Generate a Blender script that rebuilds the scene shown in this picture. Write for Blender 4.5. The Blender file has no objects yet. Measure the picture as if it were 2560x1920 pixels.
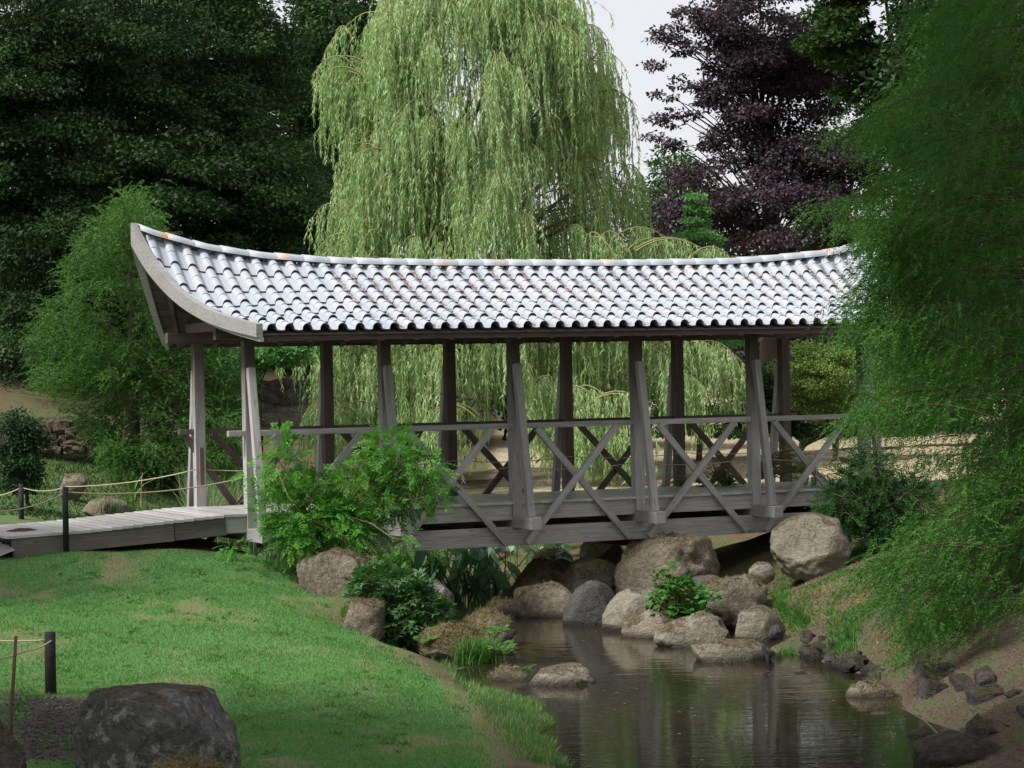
import bpy, bmesh, math, random
import numpy as np
from mathutils import Vector, Matrix, noise as mnoise

random.seed(7)
rng = np.random.default_rng(7)
SC = bpy.context.scene
COL = SC.collection

# ------------------------------------------------------------------ camera
F_PX = 5631.37                      # focal length in pixels of the 2560 px wide photograph
CAMZ = 1.652
_pit, _rol = 0.00122, -0.02019
_fw = Vector((0, math.cos(_pit), math.sin(_pit)))
_rt = Vector((1, 0, 0))
_up = _rt.cross(_fw)
_c, _s = math.cos(_rol), math.sin(_rol)
RT = _c * _rt + _s * _up
UP = -_s * _rt + _c * _up
FW = _fw
cd = bpy.data.cameras.new("camera")
cam = bpy.data.objects.new("camera", cd)
COL.objects.link(cam)
cd.sensor_width = 36.0
cd.lens = 36.0 * F_PX / 2560.0
cd.clip_start, cd.clip_end = 0.3, 3000
M = Matrix.Identity(4)
for i in range(3):
    M[i][0], M[i][1], M[i][2] = RT[i], UP[i], -FW[i]
M[2][3] = CAMZ
cam.matrix_world = M
SC.camera = cam

# ------------------------------------------------------------------ light
SUN_EL, SUN_AZ = math.radians(50), math.radians(238)       # azimuth clockwise from +Y: behind the camera, to the left
w = bpy.data.worlds.new("World")
SC.world = w
w.use_nodes = True
nt = w.node_tree
nt.nodes.clear()
wo = nt.nodes.new("ShaderNodeOutputWorld")
bg = nt.nodes.new("ShaderNodeBackground")
sky = nt.nodes.new("ShaderNodeTexSky")
sky.sky_type = 'NISHITA'
sky.sun_disc = False
sky.sun_elevation = SUN_EL
sky.sun_rotation = SUN_AZ
sky.air_density, sky.dust_density = 1.0, 2.0
cloud = nt.nodes.new("ShaderNodeMixRGB")                    # thin even cloud over the blue
cloud.inputs[0].default_value = 0.86
cloud.inputs[2].default_value = (4.3, 4.18, 4.32, 1)
nt.links.new(sky.outputs[0], cloud.inputs[1])
nt.links.new(cloud.outputs[0], bg.inputs[0])
bg.inputs[1].default_value = 0.10
nt.links.new(bg.outputs[0], wo.inputs[0])
sd = bpy.data.lights.new("sun", 'SUN')
sd.energy = 2.7
sd.angle = math.radians(12)
sd.color = (1.0, 0.965, 0.91)
sun = bpy.data.objects.new("sun", sd)
COL.objects.link(sun)
_d = Vector((math.sin(SUN_AZ) * math.cos(SUN_EL), math.cos(SUN_AZ) * math.cos(SUN_EL), math.sin(SUN_EL)))
sun.rotation_euler = _d.to_track_quat('Z', 'Y').to_euler()
vs = SC.view_settings
vs.view_transform = 'Standard'
vs.look = 'None'
vs.exposure = 1.05
vs.gamma = 1
vs.use_curve_mapping = False
SC.cycles.max_bounces = 6
SC.cycles.transparent_max_bounces = 4
SC.cycles.diffuse_bounces = 3

# ------------------------------------------------------------------ helpers
def P(u, v, d):
    """world point seen at pixel (u, v) of the photograph at distance d"""
    u, v, d = float(u), float(v), float(d)
    q = Vector((0, 0, CAMZ)) + d * (FW + (u - 1280) / F_PX * RT - (v - 960) / F_PX * UP)
    return q

def Pz(u, v, z):
    """world point seen at pixel (u, v) on the height z"""
    dr = FW + (u - 1280) / F_PX * RT - (v - 960) / F_PX * UP
    t = (z - CAMZ) / dr.z
    return Vector((0, 0, CAMZ)) + t * dr

def tag(o, label=None, cat=None, group=None, kind=None):
    if label: o["label"] = label
    if cat: o["category"] = cat
    if group: o["group"] = group
    if kind: o["kind"] = kind
    return o

def empty(name, loc=(0, 0, 0), rz=0.0):
    o = bpy.data.objects.new(name, None)
    o.empty_display_size = 0.2
    o.location = loc
    o.rotation_euler = (0, 0, rz)
    COL.objects.link(o)
    return o

def link(name, me, mat=None, parent=None):
    o = bpy.data.objects.new(name, me)
    COL.objects.link(o)
    if mat is not None and len(me.materials) == 0:
        me.materials.append(mat)
    if parent is not None:
        o.parent = parent
    return o

def npmesh(name, V, F, rnd=None, smooth=False):
    """V (n,3), F (m,k) arrays"""
    V = np.asarray(V, np.float32); F = np.asarray(F, np.int32)
    me = bpy.data.meshes.new(name)
    m, k = F.shape
    me.vertices.add(len(V)); me.vertices.foreach_set("co", V.ravel())
    me.loops.add(m * k); me.loops.foreach_set("vertex_index", F.ravel())
    me.polygons.add(m)
    me.polygons.foreach_set("loop_start", np.arange(0, m * k, k, dtype=np.int32))
    if smooth:
        me.polygons.foreach_set("use_smooth", np.ones(m, bool))
    if rnd is not None:
        a = me.attributes.new("rnd", 'FLOAT', 'FACE')
        a.data.foreach_set("value", np.asarray(rnd, np.float32))
    me.update(calc_edges=True)
    return me

def pymesh(name, V, F, smooth=False):
    me = bpy.data.meshes.new(name)
    me.from_pydata([tuple(v) for v in V], [], F)
    if smooth:
        me.polygons.foreach_set("use_smooth", [True] * len(me.polygons))
    me.update()
    return me

def unit(a):
    return a / (np.linalg.norm(a, axis=-1, keepdims=True) + 1e-9)

def leaves(name, Pn, D, L, W, mat, parent=None, tri=False, rnd=None, side=None, fold=0.0):
    """one mesh of many leaf faces: points Pn, directions D, length L, width W (arrays or numbers)"""
    n = len(Pn)
    D = unit(np.asarray(D, float)); L = np.broadcast_to(np.asarray(L, float), (n,))[:, None]
    W = np.broadcast_to(np.asarray(W, float), (n,))[:, None]
    if side is None:
        side = unit(np.cross(D, rng.normal(size=(n, 3))))
    if tri:
        V = np.stack([Pn - side * W * .5, Pn + side * W * .5, Pn + D * L], 1).reshape(-1, 3)
        F = np.arange(3 * n).reshape(-1, 3)
    else:
        V = np.stack([Pn, Pn + D * L * .5 - side * W * .5, Pn + D * L, Pn + D * L * .5 + side * W * .5], 1).reshape(-1, 3)
        F = np.arange(4 * n).reshape(-1, 4)
    if rnd is None:
        rnd = rng.random(n)
    me = npmesh(name, V, F, rnd)
    return link(name, me, mat, parent)

class TB:
    """collects tapered tubes into one mesh"""
    def __init__(self): self.V = []; self.F = []; self.n = 0
    def tube(self, pts, radii, sides=6, cap=True):
        pts = [Vector(p) for p in pts]
        rings = []
        for i, p in enumerate(pts):
            a = pts[max(i - 1, 0)]; b = pts[min(i + 1, len(pts) - 1)]
            t = (b - a).normalized() if (b - a).length > 1e-6 else Vector((0, 0, 1))
            x = t.orthogonal().normalized() if abs(t.z) > .9 else t.cross(Vector((0, 0, 1))).normalized()
            y = t.cross(x)
            r = radii[i] if hasattr(radii, '__len__') else radii
            ring = []
            for k in range(sides):
                an = 2 * math.pi * k / sides
                self.V.append(p + (x * math.cos(an) + y * math.sin(an)) * r); ring.append(self.n); self.n += 1
            rings.append(ring)
        for a, b in zip(rings, rings[1:]):
            for k in range(sides):
                k2 = (k + 1) % sides
                self.F.append((a[k], a[k2], b[k2], b[k]))
        if cap:
            self.F.append(tuple(rings[0][::-1])); self.F.append(tuple(rings[-1]))
    def build(self, name, mat, parent=None, smooth=True):
        return link(name, pymesh(name, self.V, self.F, smooth), mat, parent)

def curve_pts(a, b, n=5, bow=(0, 0, 0), jit=0.0):
    a, b, bow = Vector(a), Vector(b), Vector(bow)
    out = []
    for i in range(n + 1):
        t = i / n
        q = a.lerp(b, t) + bow * (4 * t * (1 - t))
        if jit and 0 < i < n:
            q += Vector((random.gauss(0, jit), random.gauss(0, jit), random.gauss(0, jit)))
        out.append(q)
    return out

# ------------------------------------------------------------------ materials
def new_mat(name):
    m = bpy.data.materials.new(name); m.use_nodes = True
    t = m.node_tree
    b = t.nodes["Principled BSDF"]
    return m, t, b

def N(t, typ, **kw):
    n = t.nodes.new(typ)
    for k, v in kw.items():
        setattr(n, k, v)
    return n

def ramp(t, fac, stops):
    r = N(t, "ShaderNodeValToRGB")
    el = r.color_ramp.elements
    while len(el) < len(stops): el.new(0.5)
    for e, (p, c) in zip(el, stops):
        e.position = p; e.color = (*c, 1)
    t.links.new(fac, r.inputs[0])
    return r.outputs[0]

def noise(t, scale, detail=4, vec=None, rough=.55, dist=0.0):
    n = N(t, "ShaderNodeTexNoise")
    n.inputs["Scale"].default_value = scale; n.inputs["Detail"].default_value = detail
    n.inputs["Roughness"].default_value = rough; n.inputs["Distortion"].default_value = dist
    if vec is not None: t.links.new(vec, n.inputs["Vector"])
    return n.outputs["Fac"]

def coords(t, which="Object", scale=None):
    c = N(t, "ShaderNodeTexCoord").outputs[which]
    if scale:
        m = N(t, "ShaderNodeMapping"); m.inputs["Scale"].default_value = scale
        t.links.new(c, m.inputs[0]); return m.outputs[0]
    return c

def mix(t, f, a, b, mode='MIX'):
    m = N(t, "ShaderNodeMixRGB"); m.blend_type = mode
    for s, v in ((0, f), (1, a), (2, b)):
        if hasattr(v, "node"): t.links.new(v, m.inputs[s])
        elif s == 0: m.inputs[0].default_value = v
        else: m.inputs[s].default_value = (*v, 1)
    return m.outputs[0]

def math_(t, op, a, b=None, clamp=False):
    m = N(t, "ShaderNodeMath", operation=op, use_clamp=clamp)
    for s, v in ((0, a), (1, b)):
        if v is None: continue
        if hasattr(v, "node"): t.links.new(v, m.inputs[s])
        else: m.inputs[s].default_value = v
    return m.outputs[0]

def bump(t, b, h, strength=.5, dist=.02):
    n = N(t, "ShaderNodeBump"); n.inputs["Strength"].default_value = strength; n.inputs["Distance"].default_value = dist
    t.links.new(h, n.inputs["Height"]); t.links.new(n.outputs[0], b.inputs["Normal"])

def leaf_mat(name, c1, c2, c3=None, nscale=.9, transl=.35, rough=.55, odd=None):
    """leaf colour differs from leaf to leaf (attribute rnd) and from bough to bough (noise)"""
    m, t, b = new_mat(name)
    at = N(t, "ShaderNodeAttribute"); at.attribute_name = "rnd"
    pos = N(t, "ShaderNodeNewGeometry").outputs["Position"]
    nz = noise(t, nscale, 3, pos)
    f = math_(t, 'ADD', math_(t, 'MULTIPLY', at.outputs["Fac"], .55), math_(t, 'MULTIPLY', nz, .9))
    f = math_(t, 'SUBTRACT', f, .22, True)
    c3 = c3 or c2
    col = ramp(t, f, [(0.0, c1), (0.55, c2), (1.0, c3)])
    if odd:
        g = math_(t, 'GREATER_THAN', at.outputs["Fac"], 1 - odd[0])
        col = mix(t, g, col, odd[1])
    t.links.new(col, b.inputs["Base Color"])
    b.inputs["Roughness"].default_value = rough
    b.inputs["Specular IOR Level"].default_value = .18
    tr = N(t, "ShaderNodeBsdfTranslucent")
    t.links.new(mix(t, 1.0, col, (.9, 1.0, .55), 'MULTIPLY'), tr.inputs[0])
    ms = N(t, "ShaderNodeMixShader"); ms.inputs[0].default_value = transl
    t.links.new(b.outputs[0], ms.inputs[1]); t.links.new(tr.outputs[0], ms.inputs[2])
    t.links.new(ms.outputs[0], t.nodes["Material Output"].inputs[0])
    return m

def wood_mat(name, dark, mid, light, tint=None, along=None, rough=.85, spec=.25):
    m, t, b = new_mat(name)
    oi = N(t, "ShaderNodeObjectInfo")
    cc = N(t, "ShaderNodeTexCoord").outputs["Object"]
    add = N(t, "ShaderNodeVectorMath", operation='ADD')
    sc = N(t, "ShaderNodeVectorMath", operation='SCALE'); sc.inputs["Scale"].default_value = 37.0
    cx = N(t, "ShaderNodeCombineXYZ"); t.links.new(oi.outputs["Random"], cx.inputs[0]); t.links.new(oi.outputs["Random"], cx.inputs[1])
    t.links.new(cx.outputs[0], sc.inputs[0]); t.links.new(cc, add.inputs[0]); t.links.new(sc.outputs[0], add.inputs[1])
    mp = N(t, "ShaderNodeMapping"); mp.inputs["Scale"].default_value = (1.3, 26, 26); t.links.new(add.outputs[0], mp.inputs[0])
    g = noise(t, 1.6, 6, mp.outputs[0], .65, .6)
    col = ramp(t, g, [(.28, dark), (.5, mid), (.74, light)])
    # stains, knots
    st = noise(t, 2.2, 3, add.outputs[0])
    col = mix(t, math_(t, 'MULTIPLY', ramp(t, st, [(.45, (0, 0, 0)), (.75, (1, 1, 1))]), .55), col, tint or dark)
    mp2 = N(t, "ShaderNodeMapping"); mp2.inputs["Scale"].default_value = (2.2, 7, 7); t.links.new(add.outputs[0], mp2.inputs[0])
    vo = N(t, "ShaderNodeTexVoronoi"); vo.inputs["Scale"].default_value = 1.0; t.links.new(mp2.outputs[0], vo.inputs["Vector"])
    kn = ramp(t, vo.outputs["Distance"], [(.05, (1, 1, 1)), (.14, (0, 0, 0))])
    col = mix(t, math_(t, 'MULTIPLY', kn, .6), col, tuple(c * .55 for c in dark))
    # board to board
    hs = N(t, "ShaderNodeHueSaturation"); t.links.new(col, hs.inputs["Color"])
    t.links.new(math_(t, 'ADD', math_(t, 'MULTIPLY', oi.outputs["Random"], .35), .82), hs.inputs["Value"])
    col = hs.outputs[0]
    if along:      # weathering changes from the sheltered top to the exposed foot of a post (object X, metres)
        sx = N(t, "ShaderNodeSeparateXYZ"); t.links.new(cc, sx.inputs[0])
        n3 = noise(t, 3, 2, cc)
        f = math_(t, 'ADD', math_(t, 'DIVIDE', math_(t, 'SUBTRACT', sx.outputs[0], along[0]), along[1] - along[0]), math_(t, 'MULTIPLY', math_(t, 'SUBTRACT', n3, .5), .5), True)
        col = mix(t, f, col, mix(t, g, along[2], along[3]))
    t.links.new(col, b.inputs["Base Color"])
    b.inputs["Roughness"].default_value = rough
    b.inputs["Specular IOR Level"].default_value = spec
    bump(t, b, g, .5, .006)
    return m

MAT = {}
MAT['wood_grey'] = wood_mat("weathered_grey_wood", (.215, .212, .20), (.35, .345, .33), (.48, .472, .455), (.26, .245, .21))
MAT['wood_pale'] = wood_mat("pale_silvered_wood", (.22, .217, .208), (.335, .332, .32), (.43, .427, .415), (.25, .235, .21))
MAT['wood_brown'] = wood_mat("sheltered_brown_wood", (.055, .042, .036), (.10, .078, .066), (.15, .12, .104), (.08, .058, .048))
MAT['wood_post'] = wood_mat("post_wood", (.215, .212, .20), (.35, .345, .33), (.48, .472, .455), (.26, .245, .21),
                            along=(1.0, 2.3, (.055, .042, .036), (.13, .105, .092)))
MAT['deck'] = wood_mat("deck_plank_wood", (.36, .35, .345), (.47, .46, .455), (.56, .55, .545), (.40, .38, .365), rough=.34, spec=.8)
MAT['ramp_wood'] = wood_mat("ramp_side_wood", (.085, .078, .066), (.14, .13, .112), (.20, .188, .165), (.10, .088, .07))
MAT['black_wood'] = wood_mat("tarred_post_wood", (.010, .010, .013), (.020, .020, .025), (.04, .04, .046), (.03, .026, .02))
MAT['bamboo'] = wood_mat("dry_cane", (.08, .05, .03), (.14, .09, .05), (.2, .14, .08), (.06, .04, .02))

def simple(name, col, rough=.8, var=.3, scale=6.0):
    m, t, b = new_mat(name)
    nz = noise(t, scale, 4, coords(t))
    c = mix(t, nz, tuple(x * (1 - var) for x in col), tuple(x * (1 + var) for x in col))
    t.links.new(c, b.inputs["Base Color"]); b.inputs["Roughness"].default_value = rough
    b.inputs["Specular IOR Level"].default_value = .25
    return m
MAT['rope'] = simple("hemp_rope", (.42, .36, .24), .9, .2, 40)
MAT['red'] = simple("dark_red_paint", (.07, .012, .018), .5, .2)
MAT['bark'] = simple("tree_bark", (.055, .045, .036), .95, .5, 9)
MAT['bark_red'] = simple("cypress_bark", (.07, .05, .033), .95, .4, 9)
MAT['twig'] = simple("willow_twig", (.24, .24, .10), .8, .35, 5)
MAT['twig_pale'] = simple("bare_pale_twig", (.12, .10, .085), .9, .3, 5)
MAT['vine'] = simple("vine_stem", (.20, .17, .09), .8, .3, 8)

# glazed roof tile
m, t, b = new_mat("glazed_clay_tile")
oi = N(t, "ShaderNodeObjectInfo"); cc = coords(t, "Object")
n1 = noise(t, 2.6, 4, cc); n2 = noise(t, 26, 3, cc)
base = mix(t, oi.outputs["Random"], (.315, .365, .415), (.39, .405, .445))
base = mix(t, ramp(t, n1, [(.4, (0, 0, 0)), (.8, (.5, .5, .5))]), base, (.46, .445, .46))
base = mix(t, ramp(t, n2, [(.60, (0, 0, 0)), (.78, (.35, .35, .35))]), base, (.24, .23, .20))
t.links.new(base, b.inputs["Base Color"])
b.inputs["Roughness"].default_value = .52
b.inputs["Specular IOR Level"].default_value = .5
bump(t, b, n2, .15, .004)
MAT['tile'] = m
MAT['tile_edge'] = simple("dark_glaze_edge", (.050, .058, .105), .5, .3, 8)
# ridge tile: same clay, with places where the glaze has come off orange
m2 = m.copy(); m2.name = "ridge_clay_tile"; t2 = m2.node_tree
b2 = t2.nodes["Principled BSDF"]; src = b2.inputs["Base Color"].links[0].from_socket
n3 = noise(t2, 3.1, 3, coords(t2, "Object"))
t2.links.new(mix(t2, ramp(t2, n3, [(.60, (0, 0, 0)), (.68, (.8, .8, .8))]), src, (.50, .30, .19)), b2.inputs["Base Color"])
MAT['ridge'] = m2

def rock_mat(name, c_dark, c_mid, c_light, moss=.5, moss_cols=((.085, .068, .045), (.125, .11, .055)), lichen=.0):
    m, t, b = new_mat(name)
    g = N(t, "ShaderNodeNewGeometry"); pos = g.outputs["Position"]
    n1 = noise(t, 1.7, 6, pos, .62); n2 = noise(t, 14, 5, pos, .7); n4 = noise(t, 60, 2, pos, .6)
    f = math_(t, 'ADD', math_(t, 'MULTIPLY', n1, .5), math_(t, 'MULTIPLY', n2, .5))
    col = ramp(t, f, [(.38, c_dark), (.5, c_mid), (.60, c_light)])
    crk = N(t, "ShaderNodeTexVoronoi", feature='DISTANCE_TO_EDGE'); crk.inputs["Scale"].default_value = 1.5
    wp = N(t, "ShaderNodeVectorMath", operation='ADD'); wn = N(t, "ShaderNodeTexNoise"); wn.inputs["Scale"].default_value = 2.5; wn.inputs["Detail"].default_value = 4
    t.links.new(pos, wn.inputs["Vector"]); t.links.new(pos, wp.inputs[0]); t.links.new(wn.outputs["Color"], wp.inputs[1]); t.links.new(wp.outputs[0], crk.inputs["Vector"])
    cf = ramp(t, crk.outputs["Distance"], [(.0, (1, 1, 1)), (.022, (0, 0, 0))])
    col = mix(t, math_(t, 'MULTIPLY', cf, .65), col, tuple(x * .45 for x in c_dark))
    col = mix(t, math_(t, 'MULTIPLY', n4, .35), col, tuple(x * .6 for x in c_mid))
    if lichen:
        nl = noise(t, 9, 4, pos, .7)
        col = mix(t, ramp(t, nl, [(.60 - lichen * .1, (0, 0, 0)), (.66, (.8, .8, .8))]), col, (.33, .33, .31))
    # moss and dry thatch grow on the faces turned up
    sx = N(t, "ShaderNodeSeparateXYZ"); t.links.new(g.outputs["Normal"], sx.inputs[0])
    mf = math_(t, 'ADD', sx.outputs[2], math_(t, 'MULTIPLY', math_(t, 'SUBTRACT', noise(t, 3.0, 5, pos, .65), .5), 1.9))
    mf = ramp(t, mf, [(.98 - moss * .75, (0, 0, 0)), (1.12 - moss * .75 if moss < .9 else .6, (1, 1, 1))])
    mcol = mix(t, noise(t, 4.5, 4, pos), moss_cols[0], moss_cols[1])
    mcol = mix(t, ramp(t, noise(t, 38, 3, pos, .7), [(.4, (0, 0, 0)), (.62, (1, 1, 1))]), mcol, tuple(x * 2.1 for x in moss_cols[0]))
    mcol = mix(t, ramp(t, noise(t, 22, 3, pos, .7), [(.5, (0, 0, 0)), (.62, (.8, .8, .8))]), mcol, tuple(x * .4 for x in moss_cols[0]))
    if moss > 0:
        col = mix(t, mf, col, mcol)
    # wet band just above the stream (water stands at -1.5)
    sz = N(t, "ShaderNodeSeparateXYZ"); t.links.new(pos, sz.inputs[0])
    wet = math_(t, 'ADD', math_(t, 'MULTIPLY', math_(t, 'ADD', sz.outputs[2], 1.5), -14.0), math_(t, 'ADD', n2, .75), True)
    col = mix(t, math_(t, 'MULTIPLY', wet, .8), col, tuple(x * .22 for x in c_dark))
    t.links.new(col, b.inputs["Base Color"])
    t.links.new(math_(t, 'SUBTRACT', .92, math_(t, 'MULTIPLY', wet, .45)), b.inputs["Roughness"])
    b.inputs["Specular IOR Level"].default_value = .2
    h = math_(t, 'ADD', math_(t, 'MULTIPLY', n2, 1.0), math_(t, 'MULTIPLY', n4, .35))
    bump(t, b, h, 1.0, .07)
    return m
MAT['rock'] = rock_mat("granite_with_thatch", (.12, .10, .070), (.22, .19, .14), (.33, .295, .225), .55)
MAT['rock_clean'] = rock_mat("clean_granite", (.15, .135, .10), (.24, .22, .168), (.34, .315, .245), .38)
MAT['rock_mossy'] = rock_mat("mossy_granite", (.11, .095, .065), (.20, .175, .13), (.30, .265, .20), .8, ((.095, .070, .038), (.12, .15, .045)))
MAT['rock_dark'] = rock_mat("dark_wet_granite", (.045, .045, .043), (.085, .083, .078), (.13, .128, .118), .1)
MAT['rock_lichen'] = rock_mat("lichened_granite", (.05, .047, .045), (.10, .097, .092), (.17, .165, .155), .22, ((.05, .04, .028), (.07, .06, .03)), .7)
MAT['rock_brown'] = rock_mat("brown_wall_stone", (.07, .052, .038), (.13, .10, .072), (.19, .15, .11), .15)
MAT['rock_deep'] = rock_mat("dark_bank_stone", (.03, .026, .022), (.06, .052, .045), (.10, .09, .078), .25, ((.035, .03, .015), (.04, .05, .02)))

# ------------------------------------------------------------------ ground
WATER = -1.5
ctrl = []
def cp(u, v, z):
    q = Pz(u, v, z); ctrl.append((q.x, q.y, z))
def cw(x, y, z): ctrl.append((x, y, z))
# lawn, front left
for a in ((0,1385,-.42),(300,1378,-.45),(560,1392,-.52),(680,1400,-.6),(0,1480,-.74),(400,1500,-.76),(700,1500,-.85),(850,1560,-1.04),
          (150,1720,-1.12),(600,1720,-1.15),(1000,1720,-1.29),(1150,1760,-1.37),(1250,1880,-1.41),(300,1900,-1.2),(900,1900,-1.33),(0,1900,-1.15),
          (960,1640,-1.18),(780,1440,-.8),(900,1500,-1.0),(1000,1620,-1.24)): cp(*a)
# water's edge and bed
for a in ((1260,1600,-1.56),(1345,1720,-1.58),(1390,1770,-1.56),(1400,1830,-1.55),(1430,1900,-1.55)): cp(*a)
for a in ((1400,1600,-2.1),(1600,1700,-2.2),(1750,1750,-2.2),(1700,1900,-2.3),(2000,1850,-2.2),(1250,1530,-2.0),(1500,1620,-2.1),(1900,1760,-2.0)): cp(*a)
cw(-.2,34,-1.9); cw(-1.5,37,-1.9); cw(-3.6,40,-1.8); cw(-.9,32.2,-1.7); cw(5,10,-2.2); cw(2,12,-2.2)
# right bank
for a in ((1560,1585,-1.5),(1700,1625,-1.5),(1800,1672,-1.52),(1950,1690,-1.52),(2090,1740,-1.54),(2230,1790,-1.54),(2300,1840,-1.56),(2480,1919,-1.5)): cp(*a)
for a in ((1900,1500,-1.16),(1760,1540,-1.2),(2000,1410,-1.05),(2150,1450,-.85),(2050,1560,-1.18),(2200,1600,-1.19),(2300,1350,-.5),(2450,1500,-.72),
          (2200,1700,-1.42),(2350,1700,-1.25),(2500,1750,-1.1),(2550,1400,-.4),(2560,1850,-1.2),(1850,1390,-1.35)): cp(*a)
# ground at the two ends of the bridge and behind it
cw(-5.6,29.4,-.36); cw(-5.2,32,-.3); cw(-4.6,31.8,-.35); cw(-8,29,-.25); cw(-8,33,-.15)
for a in ((100,1290,-.14),(300,1275,-.25),(0,1330,-.18),(60,1250,.0),(300,1200,.12),(150,1150,.45),(400,1150,.35),(50,1120,.62),(230,1110,.66),
          (50,1042,1.25),(240,1045,1.2),(60,960,2.3),(500,1110,.5),(700,1070,.75),(700,955,2.0)): cp(*a)
for a in ((1300,1245,-.29),(1450,1222,-.30),(1550,1200,-.28),(1800,1150,-.07),(1900,1110,.04),(2100,1092,.12),(2300,1080,.18),(2500,1075,.2),
          (2330,1215,-.02),(2200,1210,-.03),(1350,1380,-1.18),(1500,1370,-1.15),(1000,1170,-.2),(1150,1215,-.35)): cp(*a)
cw(6.4,35.2,-.12); cw(8.5,34,-.05); cw(5.2,33,-.9)
cw(-6,42,.0); cw(-2.2,44.5,-.35); cw(0,50,-.2); cw(6,75,.5); cw(20,75,.6); cw(40,60,1); cw(-12,55,2.5); cw(-25,50,4); cw(-20,80,8); cw(0,90,3); cw(20,110,3)
cw(-14,20,-.6); cw(-14,10,-.5); cw(-4,8,-.8); cw(14,15,-.2); cw(14,30,.2); cw(8,8,-.8); cw(0,0,-.2); cw(-30,20,1); cw(30,20,1); cw(0,-30,.5); cw(-60,120,14); cw(60,140,6); cw(0,200,10)
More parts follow.
